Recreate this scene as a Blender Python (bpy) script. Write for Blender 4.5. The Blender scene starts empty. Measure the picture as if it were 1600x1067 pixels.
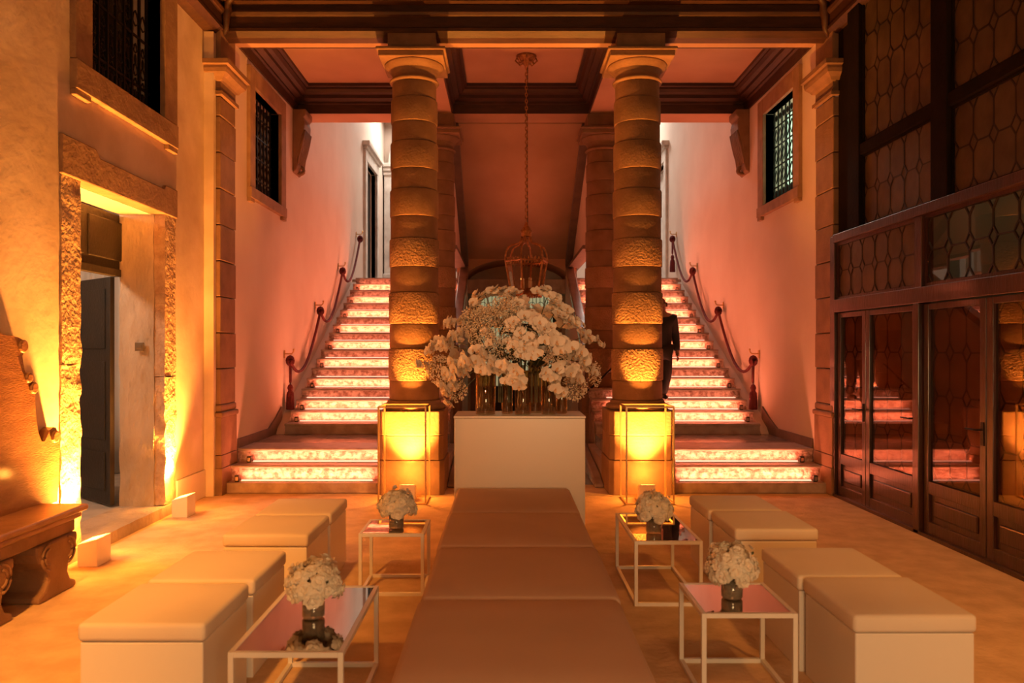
import bpy, bmesh, math, random
from mathutils import Vector, Matrix, noise, Euler
random.seed(7)
S = bpy.context.scene
COL = S.collection
PI = math.pi

# ------------------------------------------------------------------ camera, world, exposure
CX, CH = -0.24, 1.62
cam_d = bpy.data.cameras.new('camera'); cam = bpy.data.objects.new('camera', cam_d); COL.objects.link(cam)
cam.location = (CX, 0, CH); cam.rotation_euler = (PI/2, 0, 0)
cam_d.sensor_width = 36; cam_d.lens = 27.0
cam_d.shift_x = 11/1600; cam_d.shift_y = 11.5/1600
cam_d.clip_start = .05; cam_d.clip_end = 100
cam_d.dof.use_dof = True; cam_d.dof.focus_distance = 7.6; cam_d.dof.aperture_fstop = 2.4
S.camera = cam
S.view_settings.view_transform = 'Standard'; S.view_settings.look = 'None'
S.view_settings.exposure = 0.14; S.view_settings.gamma = 1.0; S.view_settings.use_curve_mapping = False
W = bpy.data.worlds.new('world'); S.world = W; W.use_nodes = True
W.node_tree.nodes['Background'].inputs[0].default_value = (1, .62, .35, 1)
W.node_tree.nodes['Background'].inputs[1].default_value = 0.02

AMBER = (1.0, .335, .045); PINK = (1.0, .23, .105); WARM = (1.0, .60, .30)
def area(name, loc, direction, sx, sy, power, color, parent=None, spread=180):
    d = bpy.data.lights.new(name, 'AREA'); d.shape = 'RECTANGLE'; d.size = sx; d.size_y = sy
    d.energy = power; d.color = color; d.spread = math.radians(spread)
    o = bpy.data.objects.new(name, d); COL.objects.link(o); o.location = loc
    o.rotation_euler = Vector(direction).to_track_quat('-Z', 'Y').to_euler(); o.parent = parent
    return o
def spot(name, loc, direction, power, color, cone=70, blend=.8, radius=.04, parent=None):
    d = bpy.data.lights.new(name, 'SPOT'); d.energy = power; d.color = color
    d.spot_size = math.radians(cone); d.spot_blend = blend; d.shadow_soft_size = radius
    o = bpy.data.objects.new(name, d); COL.objects.link(o); o.location = loc
    o.rotation_euler = Vector(direction).to_track_quat('-Z', 'Y').to_euler(); o.parent = parent
    return o
def point(name, loc, power, color, radius=.1, parent=None):
    d = bpy.data.lights.new(name, 'POINT'); d.energy = power; d.color = color; d.shadow_soft_size = radius
    o = bpy.data.objects.new(name, d); COL.objects.link(o); o.location = loc; o.parent = parent
    return o
# fills and unseen spots added behind the camera, no fixtures there
area('low_front_fill', (.6, -1.6, 1.15), (0, 1, -.05), 1.6, 1.2, 80, (1.0, .63, .29))  # low warm fill, added to brighten the ottoman fronts
for nm, lc, tg, pw_, cone in (('unseen_spot', (-2.3, .2, 5.4), (-2.95, 4.6, 0), 2300, 40), ('unseen_spot', (2.6, .4, 5.4), (2.75, 5.2, 0), 620, 44)):  # unseen spots, added to brighten the floor on each side
    spot(nm, lc, Vector(tg)-Vector(lc), pw_, (1.0, .36, .055), cone, 1.0, .15)
spot('unseen_spot', (-.2, -.8, 5.5), (.1, 7.5, -3.95), 680, (1.0, .46, .20), 17, 1.0, .15)  # unseen spot aimed at the plinth and its flowers
area('overhead_fill', (-.2, -1.2, 5.4), (0, .6, -1), 2.0, 2.0, 52, (1.0, .33, .10))  # soft fill from above, added for the seat tops and floor
# amber uplights at the near ends of the two side walls
for lc, pw_ in (((-3.3, 3.3, .25), 400), ((3.15, 3.7, .25), 320)):
    spot('near_uplight', lc, (.1 if lc[0] > 0 else -.1, 0, 1), pw_, AMBER, 120, 1.0, .05)
    point('near_uplight_spill', (lc[0], lc[1], .32), pw_*.014, AMBER, .05)
# white light of the upper landing
for sx in (-1, 1):
    area('upper_landing_light', (sx*2.3, 18.9, 7.7), (0, -.2, -1), 1.2, 1.0, 105, (1, .90, .78))

# ------------------------------------------------------------------ materials
MATS = {}
def mat(name, c1, rough=.6, metal=0, c2=None, scale=3.0, detail=6, lo=.35, hi=.65, bump=0, bscale=20, bdist=.02, btype='noise',
        stretch=(1,1,1), emit=None, estr=0, spec=.5, coat=0, trans=0, ior=1.5, alpha=None):
    m = bpy.data.materials.new(name); m.use_nodes = True; nt = m.node_tree; N = nt.nodes; L = nt.links
    b = N['Principled BSDF']
    b.inputs['Base Color'].default_value = (*c1, 1); b.inputs['Roughness'].default_value = rough
    b.inputs['Metallic'].default_value = metal; b.inputs['Specular IOR Level'].default_value = spec
    b.inputs['Coat Weight'].default_value = coat; b.inputs['Coat Roughness'].default_value = .08
    b.inputs['Transmission Weight'].default_value = trans; b.inputs['IOR'].default_value = ior
    g = N.new('ShaderNodeNewGeometry'); mp = N.new('ShaderNodeMapping'); mp.inputs['Scale'].default_value = stretch
    L.new(g.outputs['Position'], mp.inputs['Vector'])
    if c2:
        t = N.new('ShaderNodeTexNoise'); t.inputs['Scale'].default_value = scale; t.inputs['Detail'].default_value = detail
        L.new(mp.outputs[0], t.inputs['Vector'])
        r = N.new('ShaderNodeValToRGB'); r.color_ramp.elements[0].position = lo; r.color_ramp.elements[1].position = hi
        r.color_ramp.elements[0].color = (*c1, 1); r.color_ramp.elements[1].color = (*c2, 1)
        L.new(t.outputs['Fac'], r.inputs[0]); L.new(r.outputs[0], b.inputs['Base Color'])
    if bump:
        if btype == 'voronoi':
            v = N.new('ShaderNodeTexVoronoi'); v.inputs['Scale'].default_value = bscale; out = v.outputs['Distance']
        else:
            v = N.new('ShaderNodeTexNoise'); v.inputs['Scale'].default_value = bscale; v.inputs['Detail'].default_value = 5; out = v.outputs['Fac']
        L.new(mp.outputs[0], v.inputs['Vector'])
        bn = N.new('ShaderNodeBump'); bn.inputs['Strength'].default_value = bump; bn.inputs['Distance'].default_value = bdist
        L.new(out, bn.inputs['Height']); L.new(bn.outputs[0], b.inputs['Normal'])
    if emit:
        b.inputs['Emission Color'].default_value = (*emit, 1); b.inputs['Emission Strength'].default_value = estr
    MATS[name] = m
    return m
def sheet(name, tint, ior, rough, body=None, bodyfac=0):
    """thin glass: tinted see-through, mirror by Fresnel, optionally a dusty body"""
    m = bpy.data.materials.new(name); m.use_nodes = True; nt = m.node_tree; N = nt.nodes; L = nt.links
    N.remove(N['Principled BSDF']); o = N['Material Output']
    t = N.new('ShaderNodeBsdfTransparent'); t.inputs[0].default_value = (*tint, 1)
    g = N.new('ShaderNodeBsdfGlossy'); g.inputs['Roughness'].default_value = rough
    f = N.new('ShaderNodeFresnel'); ge = N.new('ShaderNodeNewGeometry'); mr = N.new('ShaderNodeMapRange')
    mr.inputs['To Min'].default_value = ior; mr.inputs['To Max'].default_value = 1/ior     # same mirror strength on either face of the sheet
    L.new(ge.outputs['Backfacing'], mr.inputs['Value']); L.new(mr.outputs[0], f.inputs['IOR'])
    mx = N.new('ShaderNodeMixShader'); base = t.outputs[0]
    if body:
        d = N.new('ShaderNodeBsdfDiffuse'); d.inputs[0].default_value = (*body, 1)
        m2 = N.new('ShaderNodeMixShader'); m2.inputs[0].default_value = bodyfac
        L.new(t.outputs[0], m2.inputs[1]); L.new(d.outputs[0], m2.inputs[2]); base = m2.outputs[0]
    L.new(f.outputs[0], mx.inputs[0]); L.new(base, mx.inputs[1]); L.new(g.outputs[0], mx.inputs[2]); L.new(mx.outputs[0], o.inputs[0])
    MATS[name] = m
    return m
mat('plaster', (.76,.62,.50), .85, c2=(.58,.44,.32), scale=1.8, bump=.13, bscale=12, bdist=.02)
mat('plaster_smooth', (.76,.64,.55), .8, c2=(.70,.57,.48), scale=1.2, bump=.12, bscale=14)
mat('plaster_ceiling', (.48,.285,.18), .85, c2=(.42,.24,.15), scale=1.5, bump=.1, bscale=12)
mat('stone', (.28,.155,.085), .75, c2=(.21,.115,.06), scale=5, bump=.35, bscale=40, bdist=.012)
mat('stone_rough', (.40,.235,.13), .85, c2=(.31,.175,.09), scale=5, bump=1.0, bscale=42, bdist=.03)
mat('stone_frame', (.38,.23,.13), .8, c2=(.28,.16,.09), scale=6, bump=.3, bscale=30, bdist=.012)
mat('stone_jamb', (.56,.40,.26), .85, c2=(.40,.26,.16), scale=9, bump=.8, bscale=24, bdist=.03)
mat('stone_step', (.52,.40,.34), .4, c2=(.36,.26,.21), scale=7, bump=.3, bscale=30, bdist=.01)
mat('riser', (.62,.45,.38), .5, c2=(.30,.16,.12), scale=16, detail=8, lo=.42, hi=.62, bump=.8, bscale=26, bdist=.04)
mat('landing_slab', (.38,.27,.22), .22, c2=(.28,.19,.15), scale=3, bump=.1, bscale=10)
mat('skirting', (.20,.13,.10), .5, c2=(.15,.1,.08), scale=5)
mat('carpet', (.80,.57,.34), .95, c2=(.64,.43,.24), scale=5, detail=9, bump=.5, bscale=30, bdist=.012)
mat('timber', (.065,.024,.011), .5, c2=(.04,.015,.008), scale=4, stretch=(1,6,6), bump=.2, bscale=25)
mat('timber_dark', (.012,.006,.004), .85, c2=(.007,.004,.003), scale=5, bump=.2, bscale=25, spec=.12)
mat('screen_wood', (.055,.016,.009), .32, c2=(.03,.009,.005), scale=6, stretch=(2,2,.4), bump=.15, bscale=30, coat=.3)
mat('oak', (.30,.14,.055), .45, c2=(.20,.085,.03), scale=5, stretch=(1,1,4), bump=.2, bscale=30, coat=.2)
mat('door_wood', (.022,.015,.010), .5, c2=(.014,.010,.007), scale=6, bump=.2, bscale=30)
mat('iron', (.02,.017,.015), .5, .6)
mat('lead', (.035,.025,.02), .5, .5)
mat('pane_amber', (.10,.066,.037), .3, c2=(.065,.042,.024), scale=6, bump=.12, bscale=9, spec=.3)
mat('pane_tan', (.26,.17,.10), .3, c2=(.18,.115,.065), scale=6, bump=.12, bscale=9, spec=.3)
mat('pane_dark', (.05,.045,.035), .12, bump=.1, bscale=9, spec=.7)
mat('pane_lit', (.5,.6,.5), .3, emit=(.55,.85,.55), estr=1.5)
mat('pane_door', (.4,.42,.3), .3, emit=(.95,.88,.46), estr=.30)
mat('pane_day', (.6,.6,.6), .3, emit=(.85,.85,.72), estr=.5)
mat('white_lacquer', (.80,.74,.66), .28, spec=.5)
mat('white_metal', (.82,.77,.70), .35)
mat('gold_metal', (.80,.58,.28), .3, .75)
mat('fabric', (.78,.68,.57), .95, bump=.4, bscale=260, bdist=.004, c2=(.74,.63,.52), scale=2)
mat('bench_fabric', (.68,.47,.34), .95, bump=.4, bscale=220, bdist=.004, c2=(.63,.43,.31), scale=2)
mat('mirror', (.62,.56,.50), .025, 1.0)
mat('petal', (.86,.80,.72), .7, c2=(.80,.72,.62), scale=18)
mat('rose_petal', (.88,.82,.72), .75, c2=(.82,.74,.60), scale=20)
mat('lip', (.75,.50,.28), .6)
mat('leaf', (.03,.045,.015), .5, c2=(.05,.06,.025), scale=12)
mat('stem', (.10,.09,.04), .6)
mat('gyp', (.84,.76,.62), .8)
mat('rope', (.16,.018,.022), .75, bump=.8, bscale=60, bdist=.02)
mat('bronze', (.16,.11,.06), .5, .5)
mat('brass', (.65,.42,.16), .3, .9)
mat('lantern_gilt', (.50,.24,.09), .42, .6, c2=(.26,.11,.04), scale=30, bump=.3, bscale=60)
mat('candle', (.85,.85,.85), .5)
mat('flame', (1,.6,.2), .5, emit=(1,.5,.12), estr=6)
mat('suit', (.012,.011,.013), .8)
mat('shoe', (.01,.009,.009), .35)
mat('skin', (.24,.12,.08), .55)
mat('hair', (.06,.045,.035), .7)
mat('led_housing', (.05,.035,.03), .4, .5)
mat('led_cap', (.8,.6,.5), .2, .8)
mat('led_pink', (1,.6,.5), .5, emit=(1,.45,.30), estr=1.6)
mat('led_amber', (1,.6,.3), .5, emit=(1,.50,.10), estr=5)
mat('lamp_white', (.80,.76,.70), .4)
mat('curtain', (.66,.60,.55), .9)
mat('grey_floor', (.45,.41,.36), .7, c2=(.36,.33,.29), scale=5)
mat('white_stone', (.74,.70,.64), .7, c2=(.55,.50,.45), scale=4, bump=.3, bscale=25)
mat('reveal', (.50,.40,.29), .85, c2=(.36,.28,.20), scale=3, stretch=(1,1,.5), bump=.8, bscale=9, bdist=.05)
mat('dark_room', (.05,.035,.025), .8)
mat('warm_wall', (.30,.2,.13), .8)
sheet('clear_glass', (.93,.86,.78), 1.6, .01)
sheet('door_glass', (.80,.66,.54), 1.75, .012)
sheet('vase_glass', (.88,.72,.50), 2.1, .02, body=(.20,.11,.05), bodyfac=.12)
sheet('small_vase_glass', (.72,.68,.60), 1.8, .02, body=(.42,.36,.28), bodyfac=.40)

# ------------------------------------------------------------------ mesh helpers
class MB:
    def __init__(s): s.v = []; s.f = []; s.m = []; s.cur = 0
    def add(s, vs, fs):
        n = len(s.v); s.v += [tuple(p) for p in vs]
        for f in fs: s.f.append([i+n for i in f]); s.m.append(s.cur)
        return s
    def box(s, x0, x1, y0, y1, z0, z1):
        if x0 > x1: x0, x1 = x1, x0
        if y0 > y1: y0, y1 = y1, y0
        if z0 > z1: z0, z1 = z1, z0
        return s.add([(x0,y0,z0),(x1,y0,z0),(x1,y1,z0),(x0,y1,z0),(x0,y0,z1),(x1,y0,z1),(x1,y1,z1),(x0,y1,z1)],
                     [(0,3,2,1),(4,5,6,7),(0,1,5,4),(1,2,6,5),(2,3,7,6),(3,0,4,7)])
    def lathe(s, prof, c=(0,0,0), seg=24, cap=True):
        n = len(prof); vs = []
        for k in range(seg):
            a = 2*PI*k/seg
            vs += [(c[0]+r*math.cos(a), c[1]+r*math.sin(a), c[2]+z) for r, z in prof]
        fs = []
        for k in range(seg):
            k2 = (k+1) % seg
            for i in range(n-1): fs.append((k*n+i, k2*n+i, k2*n+i+1, k*n+i+1))
        if cap:
            fs.append([k*n for k in range(seg)][::-1]); fs.append([k*n+n-1 for k in range(seg)])
        return s.add(vs, fs)
    def tube(s, path, r, seg=8, closed=False):
        P = [Vector(p) for p in path]; n = len(P); R = r if isinstance(r, (list, tuple)) else [r]*n
        vs = []; up = Vector((0,0,1))
        for i, p in enumerate(P):
            if closed: t = P[(i+1) % n]-P[i-1]
            else: t = P[min(i+1,n-1)]-P[max(i-1,0)]
            t.normalize()
            a = t.cross(up)
            if a.length < .05: a = t.cross(Vector((0,1,0)))
            a.normalize(); b = t.cross(a)
            for k in range(seg):
                q = 2*PI*k/seg; vs.append(p + (a*math.cos(q)+b*math.sin(q))*R[i])
        fs = []
        for i in range(n if closed else n-1):
            j = (i+1) % n
            for k in range(seg):
                k2 = (k+1) % seg; fs.append((i*seg+k, i*seg+k2, j*seg+k2, j*seg+k))
        if not closed:
            fs.append(list(range(seg))[::-1]); fs.append([(n-1)*seg+k for k in range(seg)])
        return s.add(vs, fs)
    def prism(s, poly, axis, a, b):
        """poly of 2-D points extruded along axis from a to b: x:(y,z) y:(x,z) z:(x,y)"""
        def P(u, v, w): return {'x': (w,u,v), 'y': (u,w,v), 'z': (u,v,w)}[axis]
        n = len(poly); vs = [P(u,v,a) for u,v in poly]+[P(u,v,b) for u,v in poly]
        fs = [list(range(n))[::-1], [n+i for i in range(n)]] + [(i, (i+1) % n, n+(i+1) % n, n+i) for i in range(n)]
        return s.add(vs, fs)
    def ball(s, c, r, seg=8, rings=5, sc=(1,1,1)):
        vs = [(c[0],c[1],c[2]+r*sc[2])]; fs = []
        for i in range(1, rings):
            t = PI*i/rings
            for k in range(seg):
                a = 2*PI*k/seg; vs.append((c[0]+r*sc[0]*math.sin(t)*math.cos(a), c[1]+r*sc[1]*math.sin(t)*math.sin(a), c[2]+r*sc[2]*math.cos(t)))
        vs.append((c[0],c[1],c[2]-r*sc[2])); last = len(vs)-1
        for k in range(seg):
            k2 = (k+1) % seg; fs.append((0,1+k,1+k2)); fs.append((last, last-seg+k2, last-seg+k))
            for i in range(rings-2):
                fs.append((1+i*seg+k, 1+(i+1)*seg+k, 1+(i+1)*seg+k2, 1+i*seg+k2))
        return s.add(vs, fs)
    def mesh(s, name, mats, smooth=False):
        me = bpy.data.meshes.new(name); me.from_pydata(s.v, [], s.f); me.update()
        for m in (mats if isinstance(mats, (list, tuple)) else [mats]): me.materials.append(MATS[m])
        if any(s.m): me.polygons.foreach_set('material_index', s.m)
        bm = bmesh.new(); bm.from_mesh(me); bmesh.ops.recalc_face_normals(bm, faces=bm.faces); bm.to_mesh(me); bm.free()
        if smooth: me.polygons.foreach_set('use_smooth', [True]*len(me.polygons))
        return me
    def obj(s, name, mats, parent=None, smooth=False, bevel=0, seg=2):
        return link(name, s.mesh(name, mats, smooth), parent, bevel, seg)
ORG = {}
def world_thing(*a, **k):
    """an Empty at the thing's base whose parts are given in room coordinates"""
    o = thing(*a, **k); ORG[o.name] = Vector(o.location); return o
def link(name, me, parent=None, bevel=0, seg=2):
    o = bpy.data.objects.new(name, me); COL.objects.link(o)
    if parent:
        o.parent = parent; o.matrix_parent_inverse = Matrix.Identity(4)
        if parent.name in ORG: o.location = -ORG[parent.name]
    if bevel:
        b = o.modifiers.new('bevel', 'BEVEL'); b.width = bevel; b.segments = seg; b.limit_method = 'ANGLE'
    return o
def smooth_angle(o, deg=40):
    me = o.data
    me.polygons.foreach_set('use_smooth', [True]*len(me.polygons))
    me.set_sharp_from_angle(angle=math.radians(deg))
    return o
def tag(o, label, cat=None, group=None, kind=None):
    o['label'] = label
    if cat: o['category'] = cat
    if group: o['group'] = group
    if kind: o['kind'] = kind
    return o
def thing(name, label, cat, loc=(0,0,0), rz=0, group=None, kind=None):
    o = bpy.data.objects.new(name, None); COL.objects.link(o); o.location = loc; o.rotation_euler = (0,0,rz)
    o.empty_display_size = .1
    return tag(o, label, cat, group, kind)
def dup(root, loc, rz=0, label=None, scale=None):
    r = root.copy(); COL.objects.link(r); r.location = loc; r.rotation_euler = (0,0,rz)
    if label: r['label'] = label
    if scale: r.scale = scale
    for ch in list(root.children):
        c = ch.copy(); COL.objects.link(c); c.parent = r
        for g in list(ch.children):
            d = g.copy(); COL.objects.link(d); d.parent = c
    return r
def struct(o, label, cat=None): return tag(o, label, cat, kind='structure')
def ring_profile(prof, x0, x1, y0, y1):
    """moulding running round the inside of a rectangle: prof of (inset, z)"""
    m = MB(); n = len(prof)
    vs = []
    for d, z in prof: vs += [(x0+d,y0+d,z),(x1-d,y0+d,z),(x1-d,y1-d,z),(x0+d,y1-d,z)]
    fs = []
    for i in range(n-1):
        for k in range(4): fs.append((i*4+k, i*4+(k+1) % 4, (i+1)*4+(k+1) % 4, (i+1)*4+k))
    return m.add(vs, fs)
def wall_x(x0, x1, y0, y1, z0, z1, holes):
    """wall slab normal to X with rectangular openings (ya,yb,za,zb)"""
    ys = sorted({y0, y1, *[h[0] for h in holes], *[h[1] for h in holes]}); zs = sorted({z0, z1, *[h[2] for h in holes], *[h[3] for h in holes]})
    m = MB()
    for i in range(len(ys)-1):
        for k in range(len(zs)-1):
            yc, zc = (ys[i]+ys[i+1])/2, (zs[k]+zs[k+1])/2
            if any(h[0] < yc < h[1] and h[2] < zc < h[3] for h in holes): continue
            m.box(x0, x1, ys[i], ys[i+1], zs[k], zs[k+1])
    return m
def rough_box(x0, x1, y0, y1, z0, z1, step=.06, amp=.02, sc=9, seed=0):
    bm = bmesh.new(); bmesh.ops.create_cube(bm, size=1)
    dim = (abs(x1-x0), abs(y1-y0), abs(z1-z0))
    for ax in range(3):
        n = max(1, int(dim[ax]/step))
        if n > 1:
            for i in range(1, n):
                c = -0.5+i/n; pl = [0,0,0]; pl[ax] = c; no = [0,0,0]; no[ax] = 1
                bmesh.ops.bisect_plane(bm, geom=bm.verts[:]+bm.edges[:]+bm.faces[:], plane_co=pl, plane_no=no)
    for v in bm.verts:
        p = Vector(((x0+x1)/2+v.co.x*dim[0], (y0+y1)/2+v.co.y*dim[1], (z0+z1)/2+v.co.z*dim[2]))
        n = noise.noise_vector(p*sc+Vector((seed*7.1,0,0))); v.co = p+n*amp
    me = bpy.data.meshes.new('rough'); bm.to_mesh(me); bm.free()
    return me
# ------------------------------------------------------------------ room shell
XL, XR = -3.54, 3.40            # left plaster wall, right glazed screen
XS = 3.40                       # side walls of the stair hall
LZ, RIS, TRD, YS = .45, .145, .296, 10.57   # landing height, riser, tread, foot of the flight
NST = 18
fl = MB(); fl.box(XL-.5, XR+2.4, -4.2, 8.6, -.1, 0).box(-1.2, 1.2, 8.6, 16.7, -.1, 0)
struct(fl.obj('floor', 'carpet'), 'cream carpeted floor of the entrance hall', 'floor')
pf = MB().box(-.92, .92, 9.15, 16.6, 0, .004)
struct(pf.obj('floor', 'landing_slab'), 'dark red stone floor of the passage between the two stairs', 'floor')

D0, D1 = 5.95, 7.42; W0, W1 = 6.06, 7.35
wl = wall_x(XL-.42, XL, -4.2, 8.49, 0, 6.3, [(D0-.18, D1+.18, .0, 3.10), (W0, W1, 3.83, 5.1)]); wl.box(XL, -3.435, 8.42, 8.49, 0, 5.1)
wall_left = struct(wl.obj('wall_left', 'plaster'), 'rough amber-lit plaster wall with a doorway and a barred window', 'wall')
sk = MB().box(XL, XL+.02, 7.69, 8.42, 0, .30)
struct(sk.obj('baseboard_left', 'plaster_smooth', bevel=.008), 'low plaster skirting between doorway and stair pilaster', 'baseboard')
m = MB().box(XL-.4, -.2, -4.4, -4.2, 0, 6.3).box(2.6, XR+2.4, -4.4, -4.2, 0, 6.3).box(-.2, 2.6, -4.4, -4.2, 2.6, 6.3)
struct(m.obj('wall_back', 'plaster'), 'plaster wall behind the viewer with the entrance opening', 'wall')
m = MB().box(-4.2, 6, -4.4, 8.75, 6.1, 6.2)
struct(m.obj('ceiling', 'timber_dark'), 'dark timber ceiling of the front hall', 'ceiling')
# timber cornice round the front hall
prof = [(.0,5.10),(.10,5.12),(.17,5.17),(.17,5.205),(.155,5.22),(.155,5.335),(.185,5.345),(.20,5.37),(.20,5.385),(.165,5.39),(.165,5.46),
        (.26,5.47),(.26,5.52),(.30,5.54),(.36,5.60),(.44,5.64),(.44,5.70),(.5,5.72),(.6,5.85),(.6,6.1)]
struct(ring_profile(prof, XL, XR+.12, -4.2, 8.75).obj('trim_1', 'timber'), 'dark moulded timber cornice along the top of the front hall', 'cornice')
for n_, (xx, sg, lab) in enumerate(((XL, 1, 'carved leaf covering the left cornice corner'), (XR+.12, -1, 'carved leaf covering the right cornice corner'))):
    m = MB().tube([(xx+sg*d_, 8.75-d_, z) for d_, z in ((.12,5.12),(.19,5.19),(.19,5.30),(.22,5.38),(.22,5.45),(.29,5.52),(.40,5.62),(.48,5.70))], [.02,.035,.045,.05,.045,.05,.05,.03], 8)
    struct(m.obj('trim_2', 'timber', smooth=True), lab, 'cornice')

# beams and coffered ceiling between the two column rows
B1, B1b, B2, B2b, BZ = 8.60, 9.11, 11.67, 12.13, 5.19
CZ = 5.58
for i, (y0, y1, lab) in enumerate(((B1, B1b, 'plastered beam over the front column row'), (B2, B2b, 'plastered beam over the rear column row'))):
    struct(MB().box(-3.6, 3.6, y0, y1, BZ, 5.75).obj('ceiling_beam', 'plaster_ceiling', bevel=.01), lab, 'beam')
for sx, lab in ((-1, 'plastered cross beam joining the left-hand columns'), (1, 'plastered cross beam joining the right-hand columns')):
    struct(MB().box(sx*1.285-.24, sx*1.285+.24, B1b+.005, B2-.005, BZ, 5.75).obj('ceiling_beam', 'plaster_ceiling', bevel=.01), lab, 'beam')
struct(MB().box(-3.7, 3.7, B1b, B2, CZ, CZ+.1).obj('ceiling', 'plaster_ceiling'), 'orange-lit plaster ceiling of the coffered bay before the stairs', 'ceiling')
cp = [(0,BZ+.0),(.02,BZ),(.02,BZ+.13),(.05,BZ+.14),(.05,BZ+.17),(.09,BZ+.19),(.12,BZ+.20),(.12,BZ+.25),(.17,BZ+.27),(.20,BZ+.31),(.20,BZ+.335),(.235,BZ+.345),(.235,CZ)]
for i, (a, b, lab) in enumerate(((-XS, -1.525, 'dark moulded frame of the left ceiling coffer'), (-1.045, 1.045, 'dark moulded frame of the middle ceiling coffer above the lantern'), (1.525, XS, 'dark moulded frame of the right ceiling coffer'))):
    struct(ring_profile(cp, a, b, B1b, B2).obj(f'trim_{i+3}', 'timber'), lab, 'cornice')

# stair hall side walls with barred windows and upper doorways
HW = (9.6, 10.72, 3.62, 4.89); UD = (17.35, 18.7, 3.06, 5.85)
for sx, side in ((-1, 'left'), (1, 'right')):
    a, b = (sx*XS, sx*(XS+.4))
    w = wall_x(min(a,b), max(a,b), 8.975, 20.2, -.1, 8.2, [HW, UD])
    struct(w.obj('wall_stair_'+side, 'plaster_smooth'), f'pink-lit plaster wall beside the {side} staircase', 'wall')
# wall behind the upper landing, with pilasters and arch
m = MB().box(-XS-.4, XS+.4, 20.2, 20.4, -.1, 8.2)
struct(m.obj('wall_upper', 'plaster_smooth'), 'pale wall at the back of the upper landing', 'wall')
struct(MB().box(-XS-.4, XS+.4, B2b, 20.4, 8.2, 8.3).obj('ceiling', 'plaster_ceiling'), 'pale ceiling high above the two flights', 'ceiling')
struct(MB().box(-XS-.4, XS+.4, B2+.05, B2b, 5.75, 8.2).obj('wall_over_beam', 'plaster_smooth'), 'wall above the rear beam', 'wall')
ULZ = LZ+NST*RIS
struct(MB().box(-XS, XS, YS+(NST)*TRD, 20.2, ULZ-.3, ULZ-.002).obj('floor', 'stone_step'), 'stone floor of the upper landing', 'floor')

# sloping soffit, vault and end wall of the passage between the stairs
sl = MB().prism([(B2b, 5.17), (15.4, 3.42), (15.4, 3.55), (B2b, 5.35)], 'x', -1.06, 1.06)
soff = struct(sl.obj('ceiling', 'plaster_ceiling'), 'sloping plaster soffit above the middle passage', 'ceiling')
for sx in (-1, 1):
    lab = 'dark raking beam on the %s edge of the sloping soffit' % ('left' if sx < 0 else 'right')
    e = MB().prism([(B2b, 5.02), (15.4, 3.27), (15.4, 3.45), (B2b, 5.22)], 'x', sx*.97, sx*1.10)
    struct(e.obj('trim_6' if sx < 0 else 'trim_7', 'skirting', bevel=.01), lab, 'beam')
    e = MB().box(sx*1.10, sx*1.22, B2b, 16.6, 3.3, 5.6)
    struct(e.obj('wall_soffit_'+('left' if sx < 0 else 'right'), 'plaster_smooth'), 'upright wall beside the raking %s beam' % ('left' if sx < 0 else 'right'), 'wall')
    e = MB().box(sx*1.02, sx*1.26, B2b+.3, 16.6, 3.24, 3.30)
    struct(e.obj('trim_8' if sx < 0 else 'trim_9', 'skirting'), 'dark ledge at the foot of the %s soffit wall' % ('left' if sx < 0 else 'right'), 'ledge')
v = MB(); n = 14; pts = []
for k in range(n+1):
    t = PI*k/n; pts.append((1.06*math.cos(t), 3.0+.42*math.sin(t)))
out = [(1.2, 3.0), (1.2, 3.6), (-1.2, 3.6), (-1.2, 3.0)]
v.prism(pts+out[::-1], 'y', 15.4, 16.6)
struct(smooth_angle(v.obj('ceiling', 'plaster_ceiling'), 30), 'shallow barrel vault in front of the garden door', 'ceiling')
m = MB().box(-1.2, -.86, 16.6, 16.8, 0, 3.6).box(.86, 1.2, 16.6, 16.8, 0, 3.6).box(-.86, .86, 16.6, 16.8, 2.86, 3.6)
struct(m.obj('wall_passage_end', 'plaster_smooth'), 'wall round the door at the end of the middle passage', 'wall')
m = MB().box(-.98, -.86, 16.54, 16.6, 0, 3.0).box(.86, .98, 16.54, 16.6, 0, 3.0).box(-.98, .98, 16.54, 16.6, 2.86, 3.0)
struct(m.obj('trim_10', 'stone_frame', bevel=.01), 'stone surround of the door at the passage end', 'door frame')
d = tag(thing('door_1', '', 'door', kind='structure'), 'iron and glass double door glowing pale green behind the flowers')
for sx in (-1, 1):
    a, b = (.02, .86) if sx > 0 else (-.86, -.02)
    f = MB().box(a, a+.06, 16.64, 16.69, .02, 2.84).box(b-.06, b, 16.64, 16.69, .02, 2.84)
    for z in (.02, .75, 2.1, 2.36, 2.78): f.box(a+.06, b-.06, 16.645, 16.685, z, z+.06)
    leaf = f.obj('door_leaf', 'iron', d)
    wv = (b-a-.12)/4
    for (z0, z1) in ((.81, 2.1), (2.16, 2.36), (2.42, 2.78)):
        for k in range(4):
            MB().box(a+.06+k*wv+.008, a+.06+(k+1)*wv-.008, 16.66, 16.67, z0+.01, z1-.01).obj('pane', 'pane_door', leaf)
    MB().box(a+.06, b-.06, 16.65, 16.68, .08, .75).obj('kick_panel', 'iron', leaf)
    g = MB()
    for k in range(9):
        x = a+.1+k*(b-a-.2)/8; g.tube([(x, 16.62, .8), (x, 16.62, 2.76)], .006, 6)
    for k in range(4):
        cx = a+.06+(k+.5)*wv
        g.tube([(cx+.07*math.cos(t), 16.62, 2.56+.07*math.sin(t)) for t in [2*PI*i/12 for i in range(12)]], .006, 5, closed=True)
    g.obj('grille', 'iron', leaf)

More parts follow.
